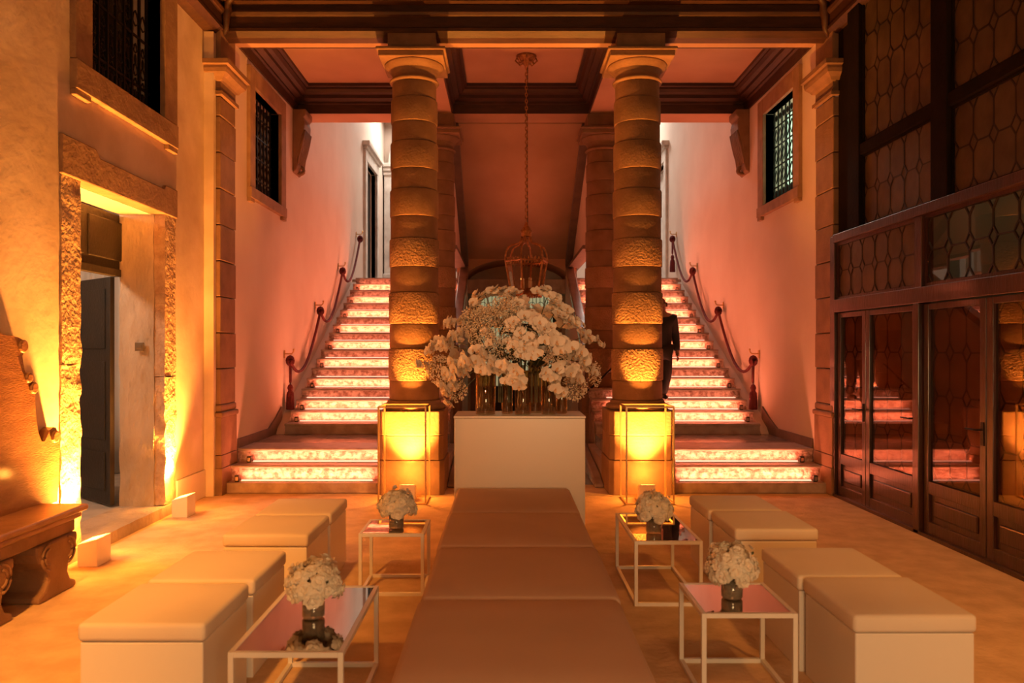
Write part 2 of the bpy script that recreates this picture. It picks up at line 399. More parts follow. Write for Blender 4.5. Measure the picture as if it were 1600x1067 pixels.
# ------------------------------------------------------------------ glazed screen on the right
def octa_cells(y0, y1, z0, z1, nc, nr, cx=.055, cz=.075):
    p, q = (y1-y0)/nc, (z1-z0)/nr; cx = min(cx, p*.28); cz = min(cz, q*.28)
    oct_ = []; dia = []
    for i in range(nc):
        for k in range(nr):
            oct_.append((y0+(i+.5)*p, z0+(k+.5)*q))
    for i in range(nc+1):
        for k in range(nr+1): dia.append((i, k, y0+i*p, z0+k*q))
    return p, q, cx, cz, oct_, dia
def leaded(parent, x, y0, y1, z0, z1, nc, nr, pm, face=-1, name='pane'):
    """leaded light: octagonal panes, small diamonds at the crossings, lead cames"""
    p, q, cx, cz, oc, di = octa_cells(y0, y1, z0, z1, nc, nr); g = .006
    def poly(cx_, cz_): return [(-p/2+cx_,-q/2),(p/2-cx_,-q/2),(p/2,-q/2+cz_),(p/2,q/2-cz_),(p/2-cx_,q/2),(-p/2+cx_,q/2),(-p/2,q/2-cz_),(-p/2,-q/2+cz_)]
    base = poly(cx, cz); sc = lambda pts, w, h: [(a*w, b*h) for a, b in pts]
    me = MB().prism(sc(base, 1-2*g/p, 1-2*g/q), 'x', -.003, .003).mesh('octagon_pane', pm)
    for (y, z) in oc:
        o = link(name, me, parent); o.location += Vector((x+random.uniform(-.002,.002), y, z)); o.rotation_euler = (0, random.uniform(-.012,.012), random.uniform(-.012,.012))
    cache = {}
    for (i, k, y, z) in di:
        ly = 0 if i == 0 else -cx; hy = 0 if i == nc else cx; lz = 0 if k == 0 else -cz; hz = 0 if k == nr else cz
        key = (ly, hy, lz, hz)
        if key not in cache:
            pts = []
            for pt in ((ly,0),(0,lz),(hy,0),(0,hz)):
                if pt not in pts: pts.append(pt)
            if len(pts) < 4 and (0,0) not in pts: pts.append((0,0))
            if ly == 0: pts = [(0,lz),(hy,0),(0,hz)] if lz and hz else ([(0,0),(hy,0),(0,hz)] if hz else [(0,lz),(hy,0),(0,0)])
            elif hy == 0: pts = [(0,hz),(ly,0),(0,lz)] if lz and hz else ([(0,0),(0,hz),(ly,0)] if hz else [(0,0),(ly,0),(0,lz)])
            elif lz == 0: pts = [(ly,0),(hy,0),(0,hz)]
            elif hz == 0: pts = [(ly,0),(0,lz),(hy,0)]
            ctr = (sum(a for a,_ in pts)/len(pts), sum(b for _,b in pts)/len(pts))
            cache[key] = MB().prism([(ctr[0]+(a-ctr[0])*.86, ctr[1]+(b-ctr[1])*.86) for a, b in pts], 'x', -.003, .003).mesh('diamond_pane', pm)
        o = link(name, cache[key], parent); o.location += Vector((x, y, z))
    c = MB(); r = .0065
    def seg(a, b):
        (ya, za), (yb, zb) = a, b
        d = Vector((0, yb-ya, zb-za)); n = Vector((0, -d.z, d.y)).normalized()*r; A = Vector((x, ya, za)); B = Vector((x, yb, zb)); X = Vector((.007,0,0))
        c.add([A-n-X, A+n-X, B+n-X, B-n-X, A-n+X, A+n+X, B+n+X, B-n+X], [(0,1,2,3),(4,7,6,5),(0,4,5,1),(3,2,6,7),(0,3,7,4),(1,5,6,2)])
    for i in range(nc+1):
        for k in range(nr):
            y = y0+i*p; seg((y, z0+k*q+cz), (y, z0+(k+1)*q-cz))
    for k in range(nr+1):
        for i in range(nc):
            z = z0+k*q; seg((y0+i*p+cx, z), (y0+(i+1)*p-cx, z))
    for (i, k, y, z) in di:
        for sy in (-1, 1):
            for sz in (-1, 1):
                if (sy < 0 and i == 0) or (sy > 0 and i == nc) or (sz < 0 and k == 0) or (sz > 0 and k == nr): continue
                seg((y+sy*cx, z), (y, z+sz*cz))
    c.obj('lead_came', 'lead', parent)
sc = world_thing('glazed_screen', 'tall dark timber screen of leaded amber glass above the right-hand doors', 'screen', (XR, 6, 0))
X0, X1 = XR, XR+.09
def sbox(name, y0, y1, z0, z1, dx=0, m='screen_wood'): return MB().box(X0-dx, X1, y0, y1, z0, z1).obj(name, m, sc, bevel=.006)
sbox('post', 8.44, 8.56, 0, 2.86, .02)
sbox('transom_rail', 3.0, 8.44, 2.02, 2.16, .025); sbox('transom_rail', 3.0, 8.44, 2.78, 2.87, .04)
sbox('post', 6.71, 6.80, 0, 2.02, .03); sbox('post', 6.68, 6.80, 2.16, 2.78, .02); sbox('post', 4.78, 4.86, 0, 2.02, .03); sbox('post', 4.78, 4.86, 2.16, 2.78, .02)
for y0, y1 in ((7.84, 8.10), (6.28, 6.52), (4.5, 4.74)): sbox('mullion', y0, y1, 2.87, 5.3, .03, 'timber_dark')
sbox('mullion', 8.10, 8.50, 2.87, 5.3, -.05, 'timber_dark')
for y0, y1 in ((6.52, 7.84), (4.74, 6.28), (3.0, 4.5)):
    sbox('rail', y0, y1, 3.60, 3.71, .02, 'timber_dark')
lp = {}
for nm, y0, y1, z0, z1, nc, nr in (('a', 6.52, 7.84, 2.87, 3.60, 5, 2), ('b', 6.52, 7.84, 3.71, 5.15, 5, 4), ('c', 4.74, 6.28, 2.87, 3.60, 6, 2), ('d', 4.74, 6.28, 3.71, 5.15, 6, 4)):
    f = MB().box(X0+.01, X0+.05, y0, y0+.02, z0, z1).box(X0+.01, X0+.05, y1-.02, y1, z0, z1).box(X0+.01, X0+.05, y0+.02, y1-.02, z0, z0+.02).box(X0+.01, X0+.05, y0+.02, y1-.02, z1-.02, z1).obj('leaded_panel', 'timber_dark', sc)
    leaded(f, X0+.03, y0+.02, y1-.02, z0+.02, z1-.02, nc, nr, 'pane_amber')
for y0, y1, pm, nc in ((6.80, 8.44, 'pane_amber', 6), (4.86, 6.68, 'clear_glass', 6)):
    f = MB().box(X0+.01, X0+.05, y0, y0+.03, 2.16, 2.78).box(X0+.01, X0+.05, y1-.03, y1, 2.16, 2.78).box(X0+.01, X0+.05, y0+.03, y1-.03, 2.16, 2.19).box(X0+.01, X0+.05, y0+.03, y1-.03, 2.75, 2.78).obj('leaded_panel', 'screen_wood', sc)
    leaded(f, X0+.03, y0+.03, y1-.03, 2.19, 2.75, nc, 2, pm)
leafs = [('door_2', 7.78, 8.43, 'narrow glazed door leaf in the screen nearest the stairs'), ('door_3', 6.81, 7.77, 'glazed door leaf second from the stairs, reflecting the lit steps'),
         ('door_4', 5.83, 6.70, 'glazed door leaf third from the stairs'), ('door_5', 4.88, 5.82, 'glazed door leaf with a lever handle at the right edge of the picture')]
for nm, y0, y1, lab in leafs:
    d = tag(world_thing(nm, '', 'door', (XR+.04, (y0+y1)/2, 0), kind='structure'), lab)
    xa, xb = XR+.01, XR+.065; w = .075
    for a, b, n2 in ((y0, y0+w, 'stile'), (y1-w, y1, 'stile')): MB().box(xa, xb, a, b, .03, 2.01).obj(n2, 'screen_wood', d, bevel=.005)
    for za, zb in ((.03, .13), (.37, .48), (1.96, 2.01)): MB().box(xa+.002, xb, y0+w, y1-w, za, zb).obj('rail', 'screen_wood', d, bevel=.004)
    MB().box(xa+.025, xb-.01, y0+w, y1-w, .13, .37).obj('panel', 'screen_wood', d)
    MB().box(xa+.012, xb-.012, y0+w+.05, y1-w-.05, .18, .32).obj('raised_panel', 'screen_wood', d, bevel=.02, seg=3)
    MB().box(xa+.022, xa+.027, y0+w, y1-w, .48, 1.96).obj('glass_sheet', 'door_glass', d)
    nc = max(2, round((y1-y0-2*w)/.25))
    f = MB()
    for a, b in ((y0+w, y0+w+.012), (y1-w-.012, y1-w)): f.box(xa+.04, xa+.06, a, b, .48, 1.96)
    f = f.obj('leaded_panel', 'screen_wood', d)
    leaded(f, xa+.05, y0+w+.012, y1-w-.012, .485, 1.955, nc, 4, 'pane_tan')
    hy = y0+w/2
    h = MB().box(xa-.008, xa, hy-.018, hy+.018, .88, 1.06).tube([(xa-.01, hy, 1.0), (xa-.05, hy, 1.0), (xa-.055, hy+.02, 1.0), (xa-.055, hy+.13, 1.0)], .008, 8)
    h.obj('lever_handle', 'iron', d)
struct(MB().box(XR-.03, XR+.1, 3.0, 8.5, 0, .03).obj('trim_11', 'screen_wood'), 'dark timber sill under the glazed doors', 'sill')
struct(MB().box(XR, XR+.2, -4.2, 3.0, 0, 6.1).obj('wall_right', 'plaster'), 'plaster wall to the right of the viewer', 'wall')
struct(MB().box(XR+.1, XR+.2, 3.0, 8.6, 5.15, 6.1).obj('wall_right', 'timber_dark'), 'dark boarding above the glazed screen', 'wall')
# room behind the screen
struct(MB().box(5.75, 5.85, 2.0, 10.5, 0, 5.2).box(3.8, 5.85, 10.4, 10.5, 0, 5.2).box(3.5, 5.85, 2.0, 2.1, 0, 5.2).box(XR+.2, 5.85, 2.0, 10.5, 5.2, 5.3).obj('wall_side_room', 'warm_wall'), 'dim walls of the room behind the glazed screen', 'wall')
wn = tag(world_thing('window_1', '', 'window', (5.72, 8.1, 2.5), kind='structure'), 'pale lit window of the room behind the screen')
MB().box(5.66, 5.75, 7.7, 7.76, 2.45, 3.5).box(5.66, 5.75, 8.4, 8.46, 2.45, 3.5).box(5.66, 5.75, 7.76, 8.4, 2.45, 2.5).box(5.66, 5.75, 7.76, 8.4, 3.45, 3.5).box(5.68, 5.74, 8.06, 8.1, 2.5, 3.45).obj('frame', 'white_metal', wn)
for a, b in ((7.77, 8.05), (8.11, 8.39)): MB().box(5.72, 5.73, a, b, 2.51, 3.44).obj('pane', 'pane_day', wn)
MB().box(5.5, 5.75, 7.6, 8.55, 2.36, 2.44).obj('sill', 'white_stone', wn, bevel=.01)
point('side_room_lamp', (5.0, 7.3, 4.4), 14, (1, .8, .6), .15)

# ------------------------------------------------------------------ pilasters, brackets, windows
def pilaster(sx, lab):
    t = world_thing('pilaster', lab, 'pilaster', (sx*3.5, 8.73, 0), group='stone pilasters at the stair opening')
    xo = sx*3.62; yf, yb = 8.50, 8.97
    def b(name, x, y0, y1, z0, z1, bev=.008, m='stone'): return MB().box(xo, sx*x, y0, y1, z0, z1).obj(name, m, t, bevel=bev)
    b('plinth', 3.355, 8.46, 8.97, 0, .30); b('pedestal', 3.365, 8.47, 8.97, .30, .44); b('pedestal', 3.37, 8.475, 8.97, .445, .86)
    b('base_moulding', 3.35, 8.455, 8.99, .86, .92, .02); b('base_moulding', 3.375, 8.48, 8.98, .92, 1.0, .02)
    z = 1.0; k = 0
    while z < 4.40:
        h = min(.40, 4.42-z)
        if 4.42-(z+h) < .15: h = 4.42-z
        b('block', 3.388 + (.005 if k % 2 else 0), yf, yb+(.035 if k % 2 else 0), z+.004, z+h-.004, .01); z += h; k += 1
    pr = [(0,4.42),(.03,4.43),(.03,4.47),(.0,4.48),(.0,4.58),(.03,4.59),(.05,4.62),(.09,4.66),(.10,4.70),(.10,4.73),(.13,4.74),(.13,4.79),(0,4.80)]
    c = MB(); vs = []; fs = []
    for d, zz in pr:
        vs += [(xo, yf-d, zz), (sx*(3.388-d), yf-d, zz), (sx*(3.388-d), yb+d, zz), (xo, yb+d, zz)]
    for i in range(len(pr)-1):
        for q in range(3): fs.append((i*4+q, i*4+q+1, (i+1)*4+q+1, (i+1)*4+q))
    c.add(vs, fs).obj('capital', 'stone', t)
    b('impost_block', 3.388, yf+.01, yb, 4.80, 5.19, .006)
pilaster(-1, 'banded stone pilaster between the amber-lit plaster wall and left stair')
pilaster(1, 'banded stone pilaster between the right stair and glazed screen')
def bracket(sx, lab):
    t = world_thing('corbel', lab, 'corbel', (sx*XS, 11.9, 4.2), group='scrolled stone corbels under the rear beam')
    pts = [(0,5.19),(.20,5.19),(.20,5.10),(.16,5.06),(.18,4.98),(.17,4.86),(.14,4.80),(.14,4.74),(.11,4.66),(.10,4.55),(.07,4.46),(.08,4.36),(.05,4.28),(0,4.24)]
    pts = [(sx*(XS-d), z) for d, z in pts]
    MB().prism(pts, 'y', 11.42, 11.80).obj('scroll_body', 'stone', t, bevel=.015)
    f = MB()
    for k in range(6):
        y = 11.44+k*.068
        f.tube([(sx*(XS-d-.012), y, z) for d, z in [(.17,4.88),(.14,4.75),(.11,4.62),(.08,4.5),(.07,4.38)]], [.016,.022,.022,.018,.01], 6)
    f.obj('carved_leaf', 'stone', t, smooth=True)
    MB().tube([(sx*(XS-.07+.05*math.cos(a)), 11.61, 4.31+.05*math.sin(a)) for a in [2*PI*i/14 for i in range(14)]], .03, 8, closed=True).obj('volute', 'stone', t, smooth=True)
bracket(-1, 'scrolled stone corbel under the beam on the left stair wall'); bracket(1, 'scrolled stone corbel under the beam on the right stair wall')
def hall_window(sx, n, lab, pane):
    y0, y1, z0, z1 = HW; d = tag(world_thing(f'window_{n}', '', 'window', (sx*XS, (y0+y1)/2, z0), kind='structure'), lab)
    xi = sx*(XS-.045); xo = sx*(XS+.12)
    for a, b, c_, e in ((y0-.20, y0, z0-.02, z1+.22), (y1, y1+.22, z0-.02, z1+.22), (y0, y1, z1, z1+.22)): MB().box(xi, xo, a, b, c_, e).obj('stone_surround', 'stone_frame', d, bevel=.008)
    MB().box(sx*(XS-.06), xo, y0-.20, y1+.22, z0-.14, z0-.005).box(sx*(XS-.05), sx*XS, y0-.20, y0-.05, z0-.19, z0-.14).box(sx*(XS-.05), sx*XS, y1+.07, y1+.22, z0-.19, z0-.14).obj('sill', 'stone_frame', d, bevel=.006)
    g = MB(); gx = sx*(XS+.10)
    for k in range(8):
        y = y0+(k+.5)*(y1-y0)/8; g.box(gx-.009, gx+.009, y-.009, y+.009, z0, z1)
    for z in (z0+.22, z0+.5, z0+.78, z0+1.05): g.box(gx-.007, gx+.007, y0, y1, z-.008, z+.008)
    g.obj('grille', 'iron', d)
    o = MB()
    for k in range(7):
        y = y0+(k+1)*(y1-y0)/8
        for z in (z0+.36, z0+.64, z0+.92):
            o.tube([(gx, y-.05, z), (gx, y, z+.09), (gx, y+.05, z), (gx, y, z-.09)], .007, 5, closed=True)
        o.ball((gx, y, z0+.12), .035, 6, 5, (.4,1,1.8)); o.ball((gx, y, z1-.1), .03, 6, 5, (.4,1,1.6))
    o.obj('grille_ornament', 'iron', d)
    px = sx*(XS+.30); nc = 5
    for k in range(nc):
        for q in range(2):
            a = y0+k*(y1-y0)/nc; za = z0+q*(z1-z0)/2
            MB().box(px, px+sx*.006, a+.012, a+(y1-y0)/nc-.012, za+.012, za+(z1-z0)/2-.012).obj('pane', pane, d)
    f = MB()
    for k in range(nc+1):
        y = y0+k*(y1-y0)/nc; f.box(px-.01, px+.015, y-.012, y+.012, z0, z1)
    for q in range(3): 
        z = z0+q*(z1-z0)/2; f.box(px-.009, px+.014, y0, y1, z-.012, z+.012)
    f.obj('window_bars', 'iron', d)
hall_window(-1, 2, 'dark barred window high on the left stair wall', 'pane_dark')
hall_window(1, 3, 'barred window glowing pale green high on the right stair wall', 'pane_lit')
# left wall window
d = tag(world_thing('window_4', '', 'window', (XL, 6.8, 3.6), kind='structure'), 'tall dark window with ornate iron grille above the doorway')
for a, b, c_, e in ((W0-.24, W0, 3.83, 5.1), (W1, W1+.28, 3.83, 5.1)): MB().box(XL-.15, XL+.05, a, b, c_, e).obj('stone_surround', 'stone_frame', d, bevel=.008)
MB().box(XL-.15, XL+.06, W0-.24, W1+.28, 3.60, 3.825).box(XL, XL+.05, W0-.24, W0-.02, 3.55, 3.60).box(XL, XL+.05, W1+.08, W1+.28, 3.55, 3.60).obj('sill', 'stone_frame', d, bevel=.006)
g = MB(); gx = XL-.10
for k in range(9):
    y = W0+(k+.5)*(W1-W0)/9; g.box(gx-.011, gx+.011, y-.011, y+.011, 3.83, 5.1)
for z in (4.05, 4.5, 4.95): g.box(gx-.007, gx+.007, W0, W1, z-.01, z+.01)
g.obj('grille', 'iron', d)
g = MB()
for k in range(8):
    y = W0+(k+1)*(W1-W0)/9
    for z, s in ((4.0, .05), (4.16, .04), (4.36, .03), (4.62, .05)):
        g.tube([(gx, y-s, z), (gx, y-s*.6, z+s*1.6), (gx, y, z+s*2.2), (gx, y+s*.6, z+s*1.6), (gx, y+s, z), (gx, y, z-s*.6)], .008, 5, closed=True)
    g.ball((gx, y, 3.95), .03, 6, 5, (.4,1,2)); g.ball((gx, y, 4.28), .018, 6, 5, (.6,1,3))
g.obj('grille_ornament', 'iron', d)
f = MB().box(XL-.32, XL-.29, W0, W0+.03, 3.83, 5.1).box(XL-.32, XL-.29, W1-.03, W1, 3.83, 5.1).obj('leaded_panel', 'iron', d)
leaded(f, XL-.30, W0+.03, W1-.03, 3.84, 5.09, 6, 4, 'pane_dark')

# doorway in the left wall
d = tag(world_thing('door_6', '', 'door', (XL, 6.77, 0), kind='structure'), 'rough stone doorway in the left wall with an open dark door leaf')
def rough(name, args, m, step=.05, amp=.02, sc=9, seed=0, parent=d):
    me = rough_box(*args, step=step, amp=amp, sc=sc, seed=seed); me.materials.append(MATS[m])
    me.polygons.foreach_set('use_smooth', [True]*len(me.polygons))
    o = link(name, me, parent); me.set_sharp_from_angle(angle=math.radians(50)); return o
rough('jamb_stone', (XL-.12, XL+.014, D0-.26, D0+.0, .1, 1.5), 'stone_jamb', .045, .018, 9, 1)
rough('jamb_stone', (XL-.12, XL+.016, D0-.26, D0+.0, 1.505, 2.92), 'stone_jamb', .05, .010, 9, 2)
rough('jamb_stone', (XL-.12, XL+.014, D1, D1+.24, .1, 1.35), 'stone_jamb', .045, .022, 9, 3)
rough('jamb_stone', (XL-.12, XL+.016, D1, D1+.24, 1.355, 2.92), 'stone_jamb', .05, .008, 9, 4)
MB().prism([(D0-.27, 2.92), (D1+.26, 2.92), (D1+.26, 3.20), (D1+.0, 3.20), (D1-.05, 3.16), (D0+.26, 3.16), (D0+.20, 3.22), (D0-.27, 3.22)], 'x', XL-.12, XL+.03).obj('lintel', 'stone_frame', d, bevel=.01)
rough('reveal_lining', (XL-.42, XL-.09, D1-.01, D1+.16, .1, 2.92), 'reveal', .07, .012, 5, 5)
MB().box(XL-.42, XL-.09, D0-.16, D0+.01, .1, 2.92).obj('reveal_lining', 'reveal', d)
MB().box(XL-.42, XL-.11, D0-.17, D1+.17, 2.915, 3.09).obj('head_lining', 'plaster_smooth', d)
rough('threshold', (XL-.42, XL+.03, D0-.3, D1+.25, 0.0, .10), 'reveal', .08, .006, 6, 6)
MB().box(XL-.46, XL-.39, D0+.02, D1-.03, 2.31, 2.38).obj('transom', 'door_wood', d, bevel=.005)
tp = MB().box(XL-.45, XL-.41, D0+.02, D1-.03, 2.38, 2.90).obj('transom_panel', 'door_wood', d)
for a, b in ((6.10, 6.75), (6.83, 7.42)): MB().box(XL-.415, XL-.395, a, b, 2.46, 2.83).obj('raised_panel', 'door_wood', tp, bevel=.015)
lf = MB().box(-.045, 0, 0, .76, .12, 2.31).obj('door_leaf', 'door_wood', d, bevel=.005)
lf.location += Vector((XL-.45, D1-.04, 0)); lf.rotation_euler = (0, 0, math.radians(50))
for za, zb in ((.25, .62), (.74, 1.5), (1.62, 2.2)):
    for xo in (.0, -.055):
        p_ = MB().box(xo, xo+.01, .10, .66, za, zb).obj('raised_panel', 'door_wood', None, bevel=.005); p_.parent = lf
h = MB().tube([(0, .68, 1.13), (.05, .68, 1.13), (.055, .67, 1.13), (.055, .56, 1.13)], .010, 8).box(0, .008, .66, .70, 1.03, 1.23).obj('handle', 'brass', None); h.parent = lf
struct(MB().box(-8, XL-.42, 4.5, 11, .0, .10).obj('floor', 'grey_floor'), 'grey stone floor of the side room beyond the left doorway', 'floor')
struct(MB().box(-8, -7.9, 4.5, 11, .1, 3.5).box(-8, XL-.42, 10.9, 11, .1, 3.5).box(-8, XL-.42, 4.4, 4.5, .1, 3.5).box(-8, XL-.42, 4.4, 11, 3.5, 3.6).obj('wall_side_room', 'plaster_smooth'), 'pale walls of the side room beyond the left doorway', 'wall')
c = MB(); n = 60; vs = []
for k in range(n+1):
    x = -6.6+1.9*k/n; y = 9.3+.05*math.sin(k*1.1)+.02*math.sin(k*.37)
    for z in (.11, .9, 2.1, 3.3): vs.append((x, y+.015*math.sin(k*.5+z*2), z))
c.add(vs, [(k*4+i, (k+1)*4+i, (k+1)*4+i+1, k*4+i+1) for k in range(n) for i in range(3)])
co = c.obj('curtain', 'curtain', smooth=True); so = co.modifiers.new('solid', 'SOLIDIFY'); so.thickness = .01
tag(co, 'pale hanging curtain seen through the left doorway', 'curtain')
point('side_room_lamp', (-4.75, 6.2, 3.0), 75, (1, .80, .58), .15)
tag(MB().box(XL-.25, XL-.17, D1-.055, D1-.035, 1.6, 1.68).box(XL-.235, XL-.185, D1-.06, D1-.055, 1.62, 1.66).obj('wall_plate', 'bronze', bevel=.004), 'small brass plate on the grey reveal of the left doorway', 'plate')

# upper landing doorways, pilasters and arches
for sx, side in ((-1, 'left'), (1, 'right')):
    y0, y1, z0, z1 = UD
    n = 7 if sx < 0 else 8
    d = tag(world_thing(f'door_{n}', '', 'door', (sx*XS, 18, z0), kind='structure'), f'white stone doorway at the top of the {side} stair')
    xi, xo = sx*(XS-.06), sx*(XS+.1)
    for a, b in ((y0-.22, y0), (y1, y1+.22)): MB().box(xi, xo, a, b, z0, z1).obj('jamb', 'white_stone', d, bevel=.01)
    MB().box(xi, xo, y0-.22, y1+.22, z1, z1+.24).obj('lintel', 'white_stone', d, bevel=.01)
    MB().box(sx*(XS-.16), xo, y0-.32, y1+.32, z1+.30, z1+.40).box(sx*(XS-.10), xo, y0-.26, y1+.26, z1+.24, z1+.30).obj('cornice', 'white_stone', d, bevel=.015)
    MB().box(sx*(XS+.12), sx*(XS+.17), y0, y1, z0, z1).obj('door_leaf', 'door_wood' if sx < 0 else 'white_stone', d)
    t = world_thing('pilaster', f'pale upper landing pilaster with arch beyond the {side} stair', 'pilaster', (sx*3.18, 19.9, ULZ), group='upper landing pilasters')
    a, b = sx*3.39, sx*2.96
    MB().box(a, b, 19.8, 20.2, ULZ, ULZ+.5).obj('plinth', 'white_stone', t, bevel=.02)
    MB().box(sx*3.36, sx*2.99, 19.83, 20.2, ULZ+.5, 6.1).obj('shaft', 'white_stone', t, bevel=.01)
    MB().box(sx*3.38, sx*2.96, 19.79, 20.2, 6.1, 6.2).box(sx*3.385, sx*2.92, 19.75, 20.2, 6.2, 6.3).box(sx*3.39, sx*2.88, 19.71, 20.2, 6.3, 6.4).obj('capital', 'white_stone', t, bevel=.015)
    ar = MB(); vs = []; K = 16
    for k in range(K+1):
        q = PI*k/K
        for r, y in ((1.0, 20.2), (1.0, 19.85), (1.28, 19.85), (1.28, 20.2)): vs.append((sx*(1.98+r*math.cos(q)*1.0), y, 6.4+r*math.sin(q)))
    ar.add(vs, [(k*4+i, (k+1)*4+i, (k+1)*4+(i+1) % 4, k*4+(i+1) % 4) for k in range(K) for i in range(4)])
    smooth_angle(ar.obj('arch', 'white_stone', t), 40)
# ------------------------------------------------------------------ staircases
XO, XI = 3.27, 1.02             # outer and inner ends of the steps
def staircase(sx, lab):
    t = world_thing('staircase', lab, 'staircase', (sx*2.1, 8.6, 0), group='twin marble staircases')
    def bx(x0, x1, *r): return MB().box(sx*x0, sx*x1, *r)
    # three steps up to the landing
    bx(1.66, 3.39, 8.60, 8.90, 0, .12).obj('base_course', 'stone_step', t, bevel=.012)
    bx(1.30, 3.39, 8.76, 9.30, .12, .262).obj('riser', 'riser', t)
    bx(1.30, 3.39, 8.725, 9.30, .262, .295).obj('tread', 'stone_step', t, bevel=.012, seg=3)
    bx(1.0, 3.39, 9.06, 9.6, .295, .417).obj('riser', 'riser', t)
    bx(1.0, 3.39, 9.025, 9.6, .417, .45).obj('tread', 'stone_step', t, bevel=.012, seg=3)
    bx(.92, 3.39, 9.12, YS+.2, 0, .295).obj('landing_core', 'stone_step', t)
    for i in range(3):
        for k in range(2):
            a = 1.0+i*.797; y = 9.605+k*.49
            bx(a+.003, a+.794, y, y+.484, .30, .449).obj('landing_slab', 'landing_slab', t, bevel=.004)
    for k in range(1, NST+1):
        y = YS+(k-1)*TRD; z = LZ+k*RIS
        core = MB().box(sx*XI, sx*XO, y+.004, y+TRD+.03, z-RIS+.001, z-.035)
        core.obj('riser', 'stone_step' if k == 1 else 'riser', t)
        bx(XI, XO, y-.03, y+TRD+.004, z-.034, z).obj('tread', 'stone_step', t, bevel=.01, seg=3)
    # carriage under the steps
    ye = YS+NST*TRD
    MB().prism([(YS+.3, .0), (YS+.3, LZ), (ye, LZ+(NST-1)*RIS-.05), (ye, LZ+(NST-1)*RIS-.6), (YS+1.6, 0)], 'x', sx*XI, sx*(XO-.01)).obj('carriage', 'stone_step', t)
    # sloping plastered curb against the wall and dark skirting
    MB().prism([(YS-.05, LZ), (YS+.02, LZ+RIS*.55), (ye, LZ+NST*RIS-.05), (ye, LZ+NST*RIS-.4), (YS+.8, LZ)], 'x', sx*XO, sx*XS).obj('curb', 'plaster_smooth', t)
    MB().prism([(9.06, LZ), (9.06, LZ+.11), (YS-.35, LZ+.11), (YS-.05, LZ+.22), (YS+.25, LZ+.36), (YS+.25, LZ+.2), (YS, LZ)], 'x', sx*(XS-.025), sx*(XS-.001)).obj('skirting', 'skirting', t)
    # inner parapet of the flight, facing the passage
    MB().prism([(B2b+.05, 0), (B2b+.05, LZ+(B2b-YS)/TRD*RIS+.35), (ye, LZ+NST*RIS+.35), (ye, 0)], 'x', sx*1.01, sx*1.10).obj('parapet', 'plaster_smooth', t)
    MB().prism([(B2b+.05, LZ+(B2b-YS)/TRD*RIS+.33), (B2b+.05, LZ+(B2b-YS)/TRD*RIS+.47), (ye, LZ+NST*RIS+.47), (ye, LZ+NST*RIS+.33)], 'x', sx*.97, sx*1.14).obj('parapet_coping', 'landing_slab', t, bevel=.02, seg=3)
    # curved kerb at the inner foot
    pts = [(8.92,0),(8.92,.05),(9.2,.10),(9.6,.155),(10.1,.21),(10.8,.29),(11.5,.33),(11.5,0)]
    MB().prism(pts, 'x', sx*.80, sx*.915).obj('kerb', 'landing_slab', t, bevel=.03, seg=3)
    return t
staircase(-1, 'left marble staircase glowing pink, rising behind the columns'); staircase(1, 'right marble staircase glowing pink, with a man in black on it')

def led_bar(sx, y, z, x0, x1, lab, power, cap=True):
    t = world_thing('light_bar', lab, 'light bar', (sx*(x0+x1)/2, y, z), group='light bars lying on the stair treads')
    a, b = sx*x0, sx*x1; lo, hi = min(a,b), max(a,b)
    MB().box(lo, hi, y-.018, y+.02, z+.001, z+.008).obj('housing', 'lamp_white', t)
    MB().box(lo+.02, hi-.02, y-.015, y+.016, z+.009, z+.020).obj('diffuser', 'led_pink', t)
    e = sx*x1
    if cap: MB().box(e, e+sx*.05, y-.034, y+.03, z+.001, z+.072).obj('end_cap', 'led_housing', t, bevel=.006)
    if cap: MB().box(e+sx*.008, e+sx*.04, y-.037, y-.034, z+.014, z+.056).obj('cap_plate', 'led_cap', t)
    o = area('bar_light', (0, .004, .03), (0, .42, 1), (hi-lo)-.06, .02, power, PINK, t)
for sx, side in ((-1, 'left'), (1, 'right')):
    led_bar(sx, 8.69, .12, 1.72, 3.24, f'pink light bar on the lowest course of the {side} stair', 13)
    led_bar(sx, 8.98, .295, 1.40, 3.20, f'pink light bar on the step just below the {side} landing', 13)
    ords = ['first','second','fourth','sixth','eighth','tenth','twelfth','fourteenth','sixteenth']
    for o_, k in zip(ords, (1, 2, 4, 6, 8, 10, 12, 14, 16)):
        led_bar(sx, YS+k*TRD-.075, LZ+k*RIS, 1.25, 3.14, f'pink light bar on the {o_} tread above the {side} landing', 15)

    for o_, k in zip(['third','fifth','seventh','ninth','eleventh','thirteenth','fifteenth','seventeenth'], range(3, 18, 2)):  # strips added on the in-between treads to brighten the risers behind
        led_bar(sx, YS+k*TRD-.05, LZ+k*RIS, 1.25, 3.20, f'slim pink fill strip added on the {o_} tread above the {side} landing', 1.0, False)

